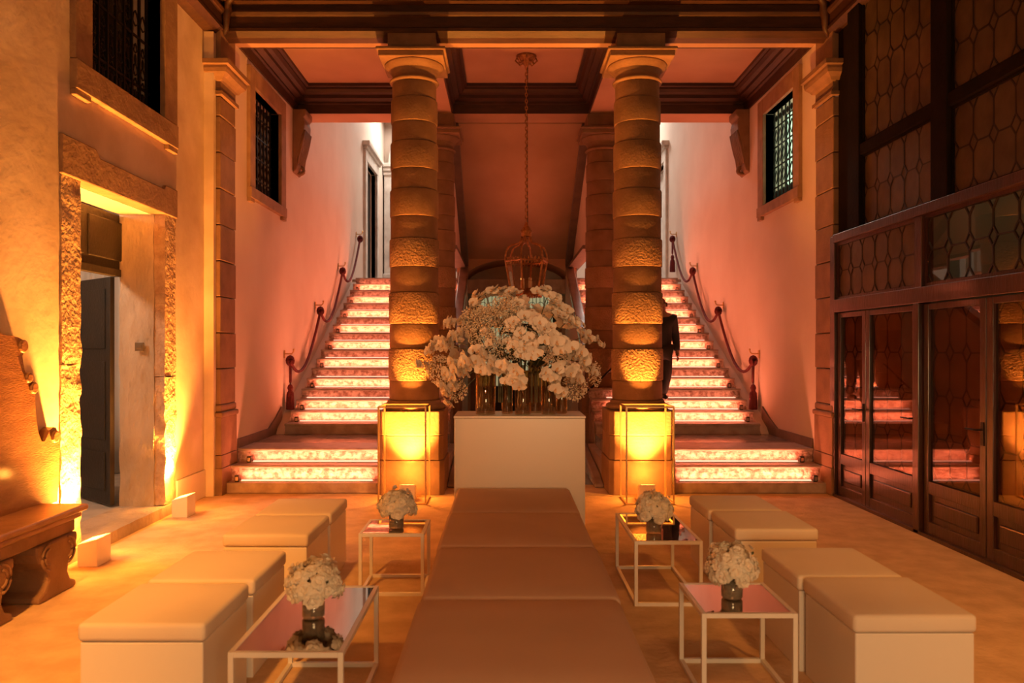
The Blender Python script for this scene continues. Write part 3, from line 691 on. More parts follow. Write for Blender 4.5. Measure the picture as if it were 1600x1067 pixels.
# ------------------------------------------------------------------ columns
def column(x, yc, lab, drums=True):
    t = thing('column', lab, 'column', (x, yc, 0), group='banded stone columns')
    # pedestal of two courses with chamfered corners
    def cb(name, w, z0, z1, ch, m='stone'):
        p = [(-w+ch,-w),(w-ch,-w),(w,-w+ch),(w,w-ch),(w-ch,w),(-w+ch,w),(-w,w-ch),(-w,-w+ch)]
        return MB().prism(p, 'z', z0, z1).obj(name, m, t, bevel=.008)
    cb('pedestal_block', .372, 0, .385, .05); cb('pedestal_block', .362, .39, .66, .05); cb('pedestal_block', .365, .664, .93, .05)
    cb('raised_panel', .36, .47, .85, .10)
    MB().lathe([(.335,.93),(.35,.94),(.36,.965),(.35,.99),(.325,1.0),(.31,1.01),(.31,1.025),(.295,1.04)], seg=40).obj('base_torus', 'stone', t, smooth=True)
    zs = [1.04,1.26,1.625,1.905,2.26,2.55,2.87,3.12,3.43,3.66,3.97,4.19,4.465,4.65]
    for i in range(len(zs)-1):
        z0, z1 = zs[i], zs[i+1]
        tz = (zs[i]-1.04)/3.6; r = .285-.035*max(0, tz)**1.3
        pr = i % 2 == 1; r += .011 if pr else 0
        o = MB().lathe([(r-.012,z0),(r-.003,z0+.006),(r,z0+.018),(r,(z0+z1)/2),(r,z1-.018),(r-.003,z1-.006),(r-.012,z1)], seg=48).obj('drum', 'stone_rough' if pr and z0 < 3.0 else 'stone', t)
        smooth_angle(o, 40)
    MB().lathe([(.25,4.65),(.275,4.66),(.285,4.675),(.275,4.69),(.25,4.70),(.25,4.76),(.265,4.765),(.265,4.78),(.275,4.79),(.31,4.82),(.335,4.85),(.34,4.865)], seg=44).obj('capital', 'stone', t, smooth=True)
    MB().box(-.36,.36,-.36,.36,4.865,4.93).box(-.385,.385,-.385,.385,4.93,4.965).obj('abacus', 'stone', t, bevel=.01)
    MB().box(-.27,.27,-.26,.26,4.965,5.19).box(-.23,.23,-.27,-.26,5.02,5.14).obj('impost_block', 'stone', t, bevel=.01)
    return t
cols = [column(-1.285, 8.86, 'amber-lit banded stone column, front row left')]
for x, y, lab in ((1.285, 8.86, 'amber-lit banded stone column, front row right'), (-1.285, 11.9, 'banded stone column in shade, rear row left'), (1.285, 11.9, 'banded stone column in shade, rear row right')):
    dup(cols[0], (x, y, 0), 0, lab)
hr = thing('handrail', 'short black metal handrail fixed to the rear right column', 'handrail', (1.0, 11.5, 1.0))
MB().tube([(0,0,0),(.05,0,.03),(.36,0,.33),(.44,0,.40)], .014, 8).obj('rail', 'iron', hr)
MB().tube([(.13,0,.10),(.16,.05,.06),(.17,.1,-.02)], .01, 6).obj('bracket', 'iron', hr)

# ------------------------------------------------------------------ uplights
def uplight(loc, rz, lab, power, direction, cone, w=.2, h=.21, dpt=.15, spill=None):
    t = thing('uplight', lab, 'floor lamp', loc, rz, group='white box uplights on the floor')
    MB().prism([(-dpt/2,0),(dpt/2,0),(dpt/2,h),(-dpt/2,h*.80)], 'x', -w/2, w/2).obj('housing', 'lamp_white', t, bevel=.006)
    MB().prism([(-dpt/2+.02,h*.835),(dpt/2-.02,h*.965),(dpt/2-.02,h*.985),(-dpt/2+.02,h*.855)], 'x', -w/2+.02, w/2-.02).obj('lens', 'led_amber', t)
    MB().box(-.02,.02,-dpt/2-.004,-dpt/2,.03,.055).obj('switch', 'iron', t)
    spot('uplight_beam', (0, 0, h+.04), direction, power, AMBER, cone, 1.0, .05, t)
    point('uplight_spill', (0, -.02, h+.10), spill or power*.014, AMBER, .05, t)
    return t
uplight((-3.34, 5.80, 0), -PI/2, 'white box uplight beside the carved bench', 1800, (.16, -.30, 1), 95)
uplight((-3.36, 7.46, 0), -PI/2, 'white box uplight at the far side of the left doorway', 1350, (.03, -.30, 1), 90)
uplight((-1.285, 8.27, 0), PI, 'white box uplight inside the gold frame of left column', 1300, (0, -.16, 1), 84, .17, .17, .14, 17)
uplight((1.285, 8.27, 0), PI, 'white box uplight inside the gold frame of right column', 1300, (0, -.16, 1), 84, .17, .17, .14, 17)

def wire_frame(x, lab):
    t = thing('wire_stand', lab, 'frame stand', (x, 8.19, 0), group='slim gold frame stands before the columns')
    w, dp, h, r = .245, .205, 1.02, .0085
    for a in (-1, 1):
        for b in (-1, 1): MB().box(a*w-r, a*w+r, b*dp-r, b*dp+r, .002, h).obj('upright', 'gold_metal', t)
    for z in (.01, h-.008):
        for b in (-1, 1): MB().box(-w+r, w-r, b*dp-r, b*dp+r, z-r+.002, z+r).obj('crossbar', 'gold_metal', t)
        for a in (-1, 1): MB().box(a*w-r, a*w+r, -dp+r, dp-r, z-r+.002, z+r).obj('crossbar', 'gold_metal', t)
wire_frame(-1.31, 'slim gold wire stand in front of the left column pedestal'); wire_frame(1.27, 'slim gold wire stand in front of the right column pedestal')

# ------------------------------------------------------------------ lounge furniture
def soft_box(x0, x1, y0, y1, z0, z1, r=.03, puff=.012):
    bm = bmesh.new(); bmesh.ops.create_cube(bm, size=1)
    dx, dy, dz = x1-x0, y1-y0, z1-z0
    for v in bm.verts: v.co = Vector((v.co.x*dx, v.co.y*dy, v.co.z*dz))
    bmesh.ops.bevel(bm, geom=bm.edges[:]+bm.verts[:], offset=r, segments=4, profile=.5, affect='EDGES')
    bmesh.ops.subdivide_edges(bm, edges=[e for e in bm.edges if e.calc_length() > .2], cuts=5, use_grid_fill=True)
    for v in bm.verts:
        if v.co.z > 0:
            u = max(0, 1-(2*v.co.x/dx)**2)*max(0, 1-(2*v.co.y/dy)**2); v.co.z += puff*u
        v.co += Vector(((x0+x1)/2, (y0+y1)/2, (z0+z1)/2))
    me = bpy.data.meshes.new('soft'); bm.to_mesh(me); bm.free()
    me.polygons.foreach_set('use_smooth', [True]*len(me.polygons))
    return me
ot = thing('ottoman', 'x', 'ottoman', (0,0,0), group='white cube ottomans beside the central bench')
MB().box(-.255,.255,-.27,.27,.0,.405).obj('body', 'white_lacquer', ot, bevel=.006)
me = soft_box(-.265,.265,-.28,.28,.407,.485,.02,.003); me.materials.append(MATS['fabric']); link('cushion', me, ot)
spots = [(-1.745, 3.45, 'nearest white cube ottoman on the left'), (-1.735, 4.05, 'white cube ottoman directly behind the nearest left one'),
         (-1.705, 4.97, 'white cube ottoman third from the viewer on the left'), (-1.70, 5.56, 'farthest white cube ottoman on the left, near the stair'),
         (1.51, 3.55, 'nearest white cube ottoman on the right'), (1.49, 4.12, 'white cube ottoman directly behind the nearest right one'),
         (1.475, 5.12, 'white cube ottoman third from the viewer on the right'), (1.455, 5.69, 'farthest white cube ottoman on the right, near the stair')]
for i, (x, y, lab) in enumerate(spots):
    if i == 0: ot.location = (x, y, 0); ot['label'] = lab
    else: dup(ot, (x, y, 0), random.uniform(-.01, .01), lab)
bl = ['far end seat of the central bench, against the flower console', 'third seat of the central bench from the viewer', 'second seat of the central bench from the viewer', 'nearest seat of the central bench, filling the lower edge', 'x']
be = thing('bench_seat', bl[0], 'bench', (-.17, 5.985, 0), group='square seats forming the long central bench')
me = soft_box(-.475,.475,-.475,.475,.0,.45,.035,.006); me.materials.append(MATS['bench_fabric']); link('cover', me, be)
for k in range(1, 4): dup(be, (-.17+.004*(-1)**k, 5.985-.953*k, 0), 0, bl[k])

cn = thing('console', 'white lacquer plinth carrying the flower vases at the bench end', 'plinth', (-.115, 6.78, 0))
MB().box(-.555,.555,-.27,.27,.0,1.028).obj('body', 'white_lacquer', cn, bevel=.004)
MB().box(-.56,.56,-.275,.275,1.031,1.05).obj('top', 'white_lacquer', cn, bevel=.004)
for s in (-1, 1): MB().box(s*.545-.006, s*.545+.006, -.278, -.2705, 0, 1.028).obj('edge_strip', 'white_lacquer', cn)

def side_table(x0, x1, y0, y1, h, lab):
    t = thing('side_table', lab, 'table', ((x0+x1)/2, (y0+y1)/2, 0), group='white framed mirror-top side tables')
    w, d, r = (x1-x0)/2, (y1-y0)/2, .011
    for a in (-1, 1):
        for b in (-1, 1): MB().box(a*(w-r)-r, a*(w-r)+r, b*(d-r)-r, b*(d-r)+r, 0, h).obj('leg', 'white_metal', t, bevel=.002)
    for z in (r, h-r):
        for b in (-1, 1): MB().box(-w+2*r, w-2*r, b*(d-r)-r, b*(d-r)+r, z-r, z+r).obj('crossbar', 'white_metal', t, bevel=.002)
        for a in (-1, 1): MB().box(a*(w-r)-r, a*(w-r)+r, -d+2*r, d-2*r, z-r, z+r).obj('crossbar', 'white_metal', t, bevel=.002)
    MB().box(-w+2*r+.001, w-2*r-.001, -d+2*r+.001, d-2*r-.001, h-.010, h-.003).obj('mirror_top', 'mirror', t)
TH = .41
side_table(-1.345, -.885, 3.06, 3.93, TH, 'long white side table with mirror top, nearest on the left')
side_table(-1.20, -.77, 5.03, 5.46, TH, 'small square mirror-top side table, farther on the left')
side_table(.66, 1.10, 3.51, 3.98, TH, 'small square mirror-top side table, nearest on the right')
side_table(.575, 1.005, 4.83, 5.67, TH, 'long white side table with mirror top, farther on the right')

# ------------------------------------------------------------------ flowers
def patch(m, fn, nu=4, nv=4):
    n = len(m.v); vs = [fn(i/nu, j/nv) for i in range(nu+1) for j in range(nv+1)]
    m.add(vs, [(i*(nv+1)+j, (i+1)*(nv+1)+j, (i+1)*(nv+1)+j+1, i*(nv+1)+j+1) for i in range(nu) for j in range(nv)])
def petal(m, ang, length, width, cup=.25, r0=.004, tip=.35, lift=0):
    """petal lying round +Z, direction ang in the XY plane"""
    ca, sa = math.cos(ang), math.sin(ang)
    def fn(u, v):
        r = r0+u*length; w = width*math.sin(PI*min(1, .12+.80*u)**.85)*(v-.5)*2*.5
        if u > .99: w *= .55
        z = lift+cup*length*u*u + .3*cup*abs(v-.5)*width - tip*length*max(0,u-.7)
        return (r*ca-w*sa, r*sa+w*ca, z)
    patch(m, fn, 5, 4)
def orchid_mesh(seed):
    rnd = random.Random(seed); m = MB(); j = lambda a: rnd.uniform(-a, a)
    for a in (90, 210, 330): petal(m, math.radians(a+j(8)), .048, .040, .18+j(.15), tip=.3+j(.2))
    for a in (10, 170): petal(m, math.radians(a+j(10)), .052, .066, .28+j(.2), tip=.45+j(.3), lift=.003)
    m.cur = 1
    petal(m, math.radians(270), .022, .024, 1.1, tip=.2, lift=.004); m.ball((0,0,.012), .007, 6, 4)
    return m.mesh('orchid', ['petal', 'lip'], True)
ORC = [orchid_mesh(k) for k in range(6)]
def rose_mesh(seed):
    """full ruffled bloom: overlapping wavy petals over a small dome"""
    rnd = random.Random(seed); m = MB(); n = 34
    for k in range(n):
        t = (k+.5)/n; el = math.acos(1-1.15*t); ph = k*2.39996+rnd.uniform(-.2,.2)
        nrm = Vector((math.sin(el)*math.cos(ph), math.sin(el)*math.sin(ph), math.cos(el)))
        up = Vector((math.cos(el)*math.cos(ph), math.cos(el)*math.sin(ph), -math.sin(el))); side = nrm.cross(up)
        tilt = rnd.uniform(.35,.8); w = rnd.uniform(.013,.019); ln_ = rnd.uniform(.016,.023); wob = rnd.uniform(0,6); base = nrm*.022+Vector((0,0,.004))
        def fn(u, v, nrm=nrm, up=up, side=side, tilt=tilt, w=w, ln_=ln_, wob=wob, base=base):
            q = (v-.5)*2
            return base+nrm*(ln_*u*math.cos(tilt*u)-.005*q*q*u)+up*(ln_*1.1*math.sin(tilt*u)*u)+side*(w*q*math.sin(.5+2.0*u)*.9)+nrm*(.0022*math.sin(q*5+wob)*u)
        patch(m, fn, 3, 4)
    m.ball((0,0,.006), .026, 8, 6)
    return m.mesh('rose', 'rose_petal', True)
ROS = [rose_mesh(k) for k in range(4)]
def leaf_mesh():
    m = MB(); petal(m, 0, .09, .04, .25, tip=.5); return m.mesh('leaf', 'leaf', True)
LEAF = leaf_mesh()
def face(o, d, roll=0): 
    q = Vector(d).to_track_quat('Z', 'Y'); o.rotation_mode = 'QUATERNION'; from mathutils import Quaternion
    o.rotation_quaternion = q @ Quaternion((0,0,1), roll)
def bouquet(x, y, lab, seed, cy=0):
    rnd = random.Random(seed)
    z0 = TH+.001
    v = thing('vase', lab.replace('round bouquet of cream roses', 'small smoked glass vase holding cream roses'), 'vase', (x, y, z0), group='small glass vases on the side tables')
    MB().lathe([(.0,0),(.046,.0),(.05,.006),(.05,.10),(.047,.10),(.047,.012),(0,.012)], seg=28, cap=False).obj('glass', 'small_vase_glass', v, smooth=True)
    b = thing('bouquet', lab, 'bouquet', (x, y, z0+.066), group='rose bouquets on the side tables')
    st = MB()
    for k in range(9):
        a = rnd.uniform(0, 2*PI); r = rnd.uniform(.005,.03)
        st.tube([(r*math.cos(a+2), r*math.sin(a+2), -.05), (r*math.cos(a), r*math.sin(a), 0), (.05*math.cos(a), .05*math.sin(a), .08)], .003, 5)
    st.obj('stems', 'stem', b)
    n = 26
    for k in range(n):
        t = (k+.5)/n; ph = k*2.39996; el = math.acos(1-1.45*t); 
        d = Vector((math.sin(el)*math.cos(ph), math.sin(el)*math.sin(ph), math.cos(el)))
        p = Vector((0,0,.075))+Vector((d.x*.094, d.y*.094, d.z*.088))*rnd.uniform(.9,1.1)
        o = link('rose', ROS[k % 4], b); o.location = p; face(o, d, rnd.uniform(0,6)); s = rnd.uniform(.85, 1.2); o.scale = (s,s,s)
    for k in range(5):
        a = rnd.uniform(0, 2*PI); d = Vector((math.cos(a), math.sin(a), rnd.uniform(.0,.8)))
        o = link('leaf', LEAF, b); o.location = Vector((0,0,.06))+d*.07; face(o, d.cross(Vector((0,0,1)))+Vector((0,0,.6)), rnd.uniform(0,6)); o.scale = (.6,.6,.6)
    for k in range(4):
        a = rnd.uniform(0, 2*PI); d = Vector((math.cos(a), math.sin(a)*.8, rnd.uniform(.6,1.3))).normalized()
        o = link('bud', ORC[k % 6], b); o.location = Vector((0,0,.075))+d*.135; face(o, d, rnd.uniform(0,6)); o.scale = (.45,.45,.6)
bouquet(-1.105, 3.47, 'round bouquet of cream roses on the near left table', 11)
bouquet(-.975, 5.20, 'round bouquet of cream roses on the far left table', 12)
bouquet(.865, 3.74, 'round bouquet of cream roses on the near right table', 13)
bouquet(.74, 5.06, 'round bouquet of cream roses on the far right table', 14)

# tall vases on the console
VY = 6.76; ZT = 1.051
def tall_vase(x, y, r, h, lab):
    v = thing('vase', lab, 'vase', (x, y, ZT), group='tall bronze glass cylinder vases on the plinth')
    MB().lathe([(0,0),(r-.004,0),(r,.006),(r,h),(r-.005,h),(r-.005,.016),(0,.016)], seg=32, cap=False).obj('glass', 'vase_glass', v, smooth=True)
    MB().lathe([(r+.001,h-.006),(r+.002,h-.003),(r+.001,h),(r-.006,h+.001),(r-.007,h-.004)], seg=32, cap=False).obj('rim', 'brass', v, smooth=True)
for x, y, r, h, lab in ((-.41, 6.70, .085, .37, 'widest bronze glass vase at the left end of the plinth'), (-.22, 6.76, .048, .42, 'slim bronze glass vase second from the left'),
                        (-.085, 6.66, .07, .38, 'bronze glass vase at the middle of the plinth front'), (.03, 6.86, .06, .46, 'bronze glass vase standing behind the middle one'),
                        (.14, 6.69, .062, .38, 'bronze glass vase second from the right'), (.26, 6.78, .048, .40, 'slim bronze glass vase at the right end')):
    tall_vase(x, y, r, h, lab)
fa = world_thing('flower_arrangement', 'huge domed arrangement of white orchids and gypsophila above the plinth', 'flowers', (-.1, 6.76, 1.4))
FC = Vector((-.10, 6.76, 1.55))
rnd = random.Random(5)
def pw(px, py, Y=6.76): return Vector(((px-789)*Y/1200+CX, Y, CH-(py-545)*Y/1200))
# sprays: line of blossoms from a to b (measured across the arrangement), depth y offset, count, spread, scale
sprays = [((742,470),(775,452),-.02,9,.05,1.0),((775,452),(812,468),.0,10,.055,1.05),((795,478),(832,500),-.12,8,.05,1.0),((760,482),(735,492),.05,5,.03,.9),
 ((845,452),(868,465),.02,7,.04,1.0),((858,475),(882,490),-.05,9,.045,1.05),((872,495),(905,505),.02,8,.05,1.0),((838,505),(865,530),-.26,9,.04,1.1),((855,530),(885,548),-.28,10,.05,1.15),
 ((885,545),(910,560),-.2,6,.04,1.0),((905,520),(925,530),.03,5,.03,.95),((928,528),(943,540),.05,3,.015,.8),((905,555),(922,580),-.1,6,.035,1.0),((870,570),(905,585),-.22,9,.05,1.0),
 ((850,578),(868,605),-.26,7,.035,.95),((858,605),(880,612),-.24,4,.025,.95),((815,530),(845,548),-.2,8,.05,1.0),((790,500),(810,520),-.18,5,.04,.9),((800,540),(830,555),-.22,7,.045,1.0),
 ((785,570),(812,585),-.28,9,.04,1.05),((790,590),(815,598),-.28,4,.03,1.0),((745,545),(765,560),-.22,5,.03,.95),((725,560),(770,575),-.24,9,.045,1.0),((705,568),(730,580),-.18,7,.035,1.0),
 ((690,545),(725,520),-.12,9,.04,1.0),((668,550),(695,528),-.02,8,.035,1.0),((695,510),(735,495),.0,6,.035,.9),((655,565),(672,575),-.05,4,.02,.9),((700,582),(715,605),-.14,6,.03,1.0),
 ((690,600),(705,620),-.1,5,.022,.95),((700,625),(708,632),-.1,2,.015,.9),((715,505),(700,500),.02,2,.02,.8),((820,480),(840,490),.1,5,.04,.9),((760,520),(770,535),-.2,3,.03,.8)]
def blossom(p, s):
    d = (p-FC); d.z *= .9; d = d.normalized()*1.0+Vector((0,-.55,.0))+Vector((rnd.uniform(-.4,.4), rnd.uniform(-.4,.4), rnd.uniform(-.4,.3)))
    o = link('orchid_blossom', ORC[rnd.randrange(6)], fa); o.location += p; face(o, d, rnd.uniform(-.6,.6)); o.scale = (s,s,s)
stm = MB()
for (a, b, dy, n, spd, s) in sprays:
    A, B = pw(*a), pw(*b)
    n = int(n*1.7)
    for k in range(n):
        t = (k+.5)/n; p = A.lerp(B, t)+Vector((rnd.uniform(-1,1)*spd, dy+rnd.uniform(-1,1)*spd*1.4, rnd.uniform(-1,1)*spd*.8))
        blossom(p, s*rnd.uniform(.92,1.2))
    M = (A+B)/2+Vector((0,dy+.03,0)); R0 = Vector((-.1+(M.x+.1)*.3, 6.76+.2*dy, 1.40))
    stm.tube([R0+Vector((0,0,-.25)), R0, (R0+M)/2+Vector((0,0,.09)), M], [.006,.006,.005,.004], 5)
    stm.tube([A+Vector((0,dy+.02,0)), M+Vector((0,0,.02)), B+Vector((0,dy+.02,0))], .0035, 5)
# the far side of the dome
for k in range(70):
    ph = rnd.uniform(0, PI); el = rnd.uniform(-.15, 1.3)
    p = FC+Vector((.62*math.cos(ph)*math.cos(el), .30*math.sin(ph)*math.cos(el)+.05, .05+.50*math.sin(el)-.12*abs(math.cos(ph))))
    d = p-FC; o = link('orchid_blossom', ORC[k % 6], fa); o.location += p; face(o, d+Vector((0,.2,0)), rnd.uniform(0,6))
for k in range(7):
    a = rnd.uniform(0, 6); stm.tube([(-.41+.04*math.cos(a), 6.70+.04*math.sin(a), 1.08), (-.38+.05*math.cos(a), 6.7, 1.42)], .005, 5)
    for vx, vy in ((-.22,6.76),(-.085,6.66),(.03,6.86),(.14,6.69),(.26,6.78)):
        if k < 4: stm.tube([(vx+.02*math.cos(a), vy+.02*math.sin(a), 1.08), (vx*.9+.03*math.cos(a+1), vy, 1.48)], .005, 5)
stm.obj('stems', 'stem', fa)
for k in range(46):
    a = rnd.uniform(0, 2*PI); r = rnd.uniform(.05,.42)
    o = link('leaf', LEAF, fa); o.location += Vector((-.1+r*math.cos(a)*1.1, 6.76+r*math.sin(a)*.5, 1.5+rnd.uniform(-.05,.35)*(1-r))); face(o, (math.cos(a), math.sin(a), rnd.uniform(.2,1.5)), rnd.uniform(0,6)); o.scale = (1.5,)*3
gy = MB(); gb = MB()
zones = [((770,515), .24, .23, -.10, 1500), ((745,500), .16, .14, -.02, 500), ((790,480), .14, .10, -.12, 420), ((690,578), .13, .14, -.04, 520), ((790,548), .2, .1, -.15, 420),
         ((897,605), .11, .13, -.06, 420), ((865,555), .12, .09, -.2, 320), ((715,610), .09, .11, .0, 220), ((930,585), .06, .12, .02, 160), ((820,520), .16, .12, -.1, 320)]
OCT = [(1,0,0),(-1,0,0),(0,1,0),(0,-1,0),(0,0,1),(0,0,-1)]; OF = [(0,2,4),(2,1,4),(1,3,4),(3,0,4),(2,0,5),(1,2,5),(3,1,5),(0,3,5)]
for c_, rx, rz_, dy, n in zones:
    C0 = pw(*c_)+Vector((0, dy, 0))
    for k in range(n):
        while True:
            q = Vector((rnd.uniform(-1,1), rnd.uniform(-1,1), rnd.uniform(-1,1)))
            if q.length < 1: break
        q = q.normalized()*q.length**.6
        p = C0+Vector((q.x*rx, q.y*min(rx,.15), q.z*rz_)); r = rnd.uniform(.0045,.0085)
        gy.add([p+Vector(v)*r for v in OCT], OF)
        if k % 5 == 0:
            gb.tube([p, p.lerp(C0, .35)+Vector((0,.01,-.02))], .0013, 3)
g1 = gy.obj('gypsophila', 'gyp', fa); g1['kind'] = 'stuff'; g1['label'] = 'tiny white gypsophila florets'
g2 = gb.obj('gypsophila_stalks', 'stem', fa); g2['kind'] = 'stuff'
# ------------------------------------------------------------------ hanging lantern
ln = world_thing('hanging_lantern', 'gilt metal and glass lantern hanging on a chain above the flowers', 'lantern', (.05, 10.4, 2.4))
LX, LY = .05, 10.4
MB().lathe([(0,CZ),(.14,CZ),(.13,CZ-.03),(.07,CZ-.06),(.05,CZ-.10),(.02,CZ-.14),(0,CZ-.15)], (LX,LY,0), 20, cap=False).obj('ceiling_rose', 'lantern_gilt', ln, smooth=True)
f = MB()
for k in range(8):
    a = 2*PI*k/8; f.tube([(LX+r*math.cos(a), LY+r*math.sin(a), CZ+z) for r, z in ((.05,-.07),(.11,-.10),(.15,-.06),(.13,-.03))], .012, 5)
f.obj('rose_leaf', 'lantern_gilt', ln)
ch = MB(); z = 3.36; k = 0
while z < CZ-.14:
    pts = [((.016*math.cos(t) if k % 2 else 0), (0 if k % 2 else .016*math.cos(t)), .03*math.sin(t)) for t in [2*PI*i/8 for i in range(8)]]
    ch.tube([(LX+a, LY+b, z+c_) for a, b, c_ in pts], .007, 5, closed=True); z += .046; k += 1
ch.obj('chain', 'lantern_gilt', ln)
ch = MB().tube([(LX+.02, LY, 3.3), (LX+.012, LY+.012, 4.2), (LX+.02, LY, CZ-.1)], .005, 5).obj('cable', 'iron', ln)
MB().lathe([(0,3.34),(.02,3.33),(.03,3.29),(.06,3.25),(.085,3.21),(.085,3.195),(.07,3.18),(.075,3.15),(.06,3.13),(0,3.13)], (LX,LY,0), 16, cap=False).obj('crown', 'lantern_gilt', ln, smooth=True)
NS = 6
def lp_(r, k, z): 
    a = 2*PI*(k+.25)/NS; return (LX+r*math.cos(a), LY+r*math.sin(a), z)
for k in range(NS):
    MB().tube([lp_(.06,k,3.14), lp_(.072,k,3.08), lp_(.11,k,3.04), lp_(.20,k,3.02), lp_(.255,k,2.985), lp_(.285,k,2.92), lp_(.297,k,2.84), lp_(.295,k,2.80)], .013, 8).obj('arm', 'lantern_gilt', ln, smooth=True)
    MB().tube([lp_(.295,k,2.82), lp_(.205,k,2.34)], .014, 6).obj('corner_post', 'lantern_gilt', ln)
    r = MB()
    a0, a1 = Vector(lp_(.292,k,2.80)), Vector(lp_(.292,k+1,2.80)); r.tube([a0, a1], .014, 6)
    for q in range(1, 6):
        p = a0.lerp(a1, q/6); r.ball(p+Vector((0,0,.028)), .016, 6, 4, (1,1,1.6)); r.ball(p+Vector((0,0,-.025)), .012, 5, 4, (1,1,1.6))
    r.obj('gallery', 'lantern_gilt', ln)
    b0, b1 = Vector(lp_(.206,k,2.35)), Vector(lp_(.206,k+1,2.35)); r = MB().tube([b0, b1], .016, 6)
    for q in range(0, 5): r.ball(b0.lerp(b1, q/5)+Vector((0,0,-.02)), .016, 5, 4)
    r.obj('bottom_rail', 'lantern_gilt', ln)
    A, B, C_, D_ = [Vector(lp_(.288,k,2.79)), Vector(lp_(.288,k+1,2.79)), Vector(lp_(.204,k+1,2.36)), Vector(lp_(.204,k,2.36))]
    cen = (A+B+C_+D_)/4; nrm = (B-A).cross(D_-A).normalized()*.002
    P = [cen+(p-cen)*.94 for p in (A,B,C_,D_)]
    MB().add([p-nrm for p in P]+[p+nrm for p in P], [(0,1,2,3),(7,6,5,4),(0,4,5,1),(1,5,6,2),(2,6,7,3),(3,7,4,0)]).obj('pane', 'clear_glass', ln)
MB().lathe([(0,2.33),(.2,2.34),(.2,2.355),(.02,2.36),(.02,2.44),(0,2.44)], (LX,LY,0), 18, cap=False).obj('base_plate', 'lantern_gilt', ln)
for k in range(4):
    a = 2*PI*k/4+.5; x, y = LX+.075*math.cos(a), LY+.075*math.sin(a)
    MB().tube([(LX, LY, 2.40), (LX+.05*math.cos(a), LY+.05*math.sin(a), 2.37), (x, y, 2.42)], .006, 5).lathe([(0,2.42),(.018,2.42),(.02,2.44),(0,2.44)], (x,y,0), 10, cap=False).obj('candle_arm', 'lantern_gilt', ln)
    cd = MB().lathe([(0,2.44),(.013,2.44),(.013,2.54),(0,2.54)], (x,y,0), 10, cap=False).obj('candle_tube', 'candle', ln, smooth=False)
    MB().ball((x,y,2.565), .011, 8, 6, (1,1,2.0)).obj('bulb', 'flame' if k == 2 else 'candle', ln, smooth=True)

# ------------------------------------------------------------------ rope handrails
HK = [(11.0, 1.50), (12.8, 2.30), (14.55, 3.14), (16.3, 4.0)]
def rope_rail(sx, lab):
    x = sx*(XS-.085); t = world_thing('rope_handrail', lab, 'rope', (sx*XS, 11.0, 1.5), group='dark red rope handrails on the stair walls')
    for i in range(3):
        (ya, za), (yb, zb) = HK[i], HK[i+1]; pts = []
        for k in range(17):
            u = k/16; pts.append((x, ya+(yb-ya)*u, za+(zb-za)*u-.05-1.75*u*(1-u)*(1.25-.5*u)))
        smooth_angle(MB().tube(pts, .022, 8).obj('rope', 'rope', t), 80)
    for y, z in HK:
        b = MB().box(sx*XS, sx*(XS-.012), y-.025, y+.025, z-.01, z+.10).tube([(sx*(XS-.01), y, z+.05), (x-sx*.02, y, z+.05), (x-sx*.045, y, z+.075), (x-sx*.05, y, z+.10)], .010, 6).ball((x-sx*.05, y, z+.11), .016, 6, 4)
        b.obj('hook', 'brass', t)
        kn = MB()
        for q in range(3):
            a = q*1.05; kn.tube([(x+.045*math.cos(s)*math.cos(a), y+.045*math.cos(s)*math.sin(a)*.9, z-.05+.06*math.sin(s)) for s in [2*PI*i/12 for i in range(12)]], .022, 6, closed=True)
        kn.obj('knot', 'rope', t, smooth=True)
    ends = [HK[0]] if sx < 0 else [HK[0], HK[3]]
    for y, z in ends:
        MB().tube([(x, y, z-.08), (x, y+.01, z-.35), (x, y, z-.42)], .02, 8).obj('rope', 'rope', t, smooth=True)
        MB().lathe([(0,-.38),(.03,-.40),(.042,-.44),(.03,-.475),(.035,-.49),(.05,-.51),(.054,-.56),(.06,-.74),(.055,-.75),(0,-.75)], (x,y,z), 14, cap=False).obj('tassel', 'rope', t, smooth=True)
rope_rail(-1, 'dark red rope handrail with tassel on the left stair wall'); rope_rail(1, 'dark red rope handrail with tassels on the right stair wall')

# ------------------------------------------------------------------ carved bench on the left
cb = world_thing('carved_bench', 'carved wooden high-backed bench with stone seat against the left wall', 'bench', (-3.35, 4.6, 0))
def bw(px, py): 
    Y = 3.26*1200/(789-px); return (Y, CH-(py-545)*Y/1200)
raw = [(82,784),(85,740),(86,700),(84,678),(80,668),(76,667),(70,672),(66,682),(62,690),(57,689),(52,675),(49,655),(47,630),(47,618),(51,610),(52,603),(48,599),(43,600),(41,594),(41,587),(36,583),(32,583),(29,572),(27,556),(31,548),(32,538),(28,531),(20,527),(10,524),(0,524)]
pts = [bw(a, b) for a, b in raw]
pts = [(y, z) for y, z in pts]
ymid = 4.05
pts2 = pts + [(4.75, 1.78), (4.4, 1.92), (ymid, 1.98)]
mirror = [(2*ymid-y, z) for y, z in pts2[::-1][1:]]
full = pts2+mirror
base = [(full[-1][0], .52), (full[0][0], .52)]
bpanel = MB().prism(full+base, 'x', XL+.005, XL+.075).obj('carved_back', 'oak', cb, bevel=.012)
for px, py, r in ((27,541,.045),(44,606,.04),(36,590,.035),(78,682,.045)):
    y, z = bw(px, py)
    MB().prism([(y+r*math.cos(a), z+r*math.sin(a)) for a in [2*PI*i/14 for i in range(14)]], 'x', XL+.01, XL+.092).obj('scroll', 'oak', cb, bevel=.01)
SY0, SY1, SXF = 2.6, 5.36, -3.14
MB().box(XL+.005, SXF, SY0, SY1, .50, .545).box(XL+.005, SXF-.03, SY0, SY1-.03, .455, .50).obj('seat', 'oak', cb, bevel=.018, seg=3)
MB().box(XL+.01, SXF-.06, SY0+.03, SY1-.07, .37, .455).obj('apron', 'stone', cb, bevel=.01)
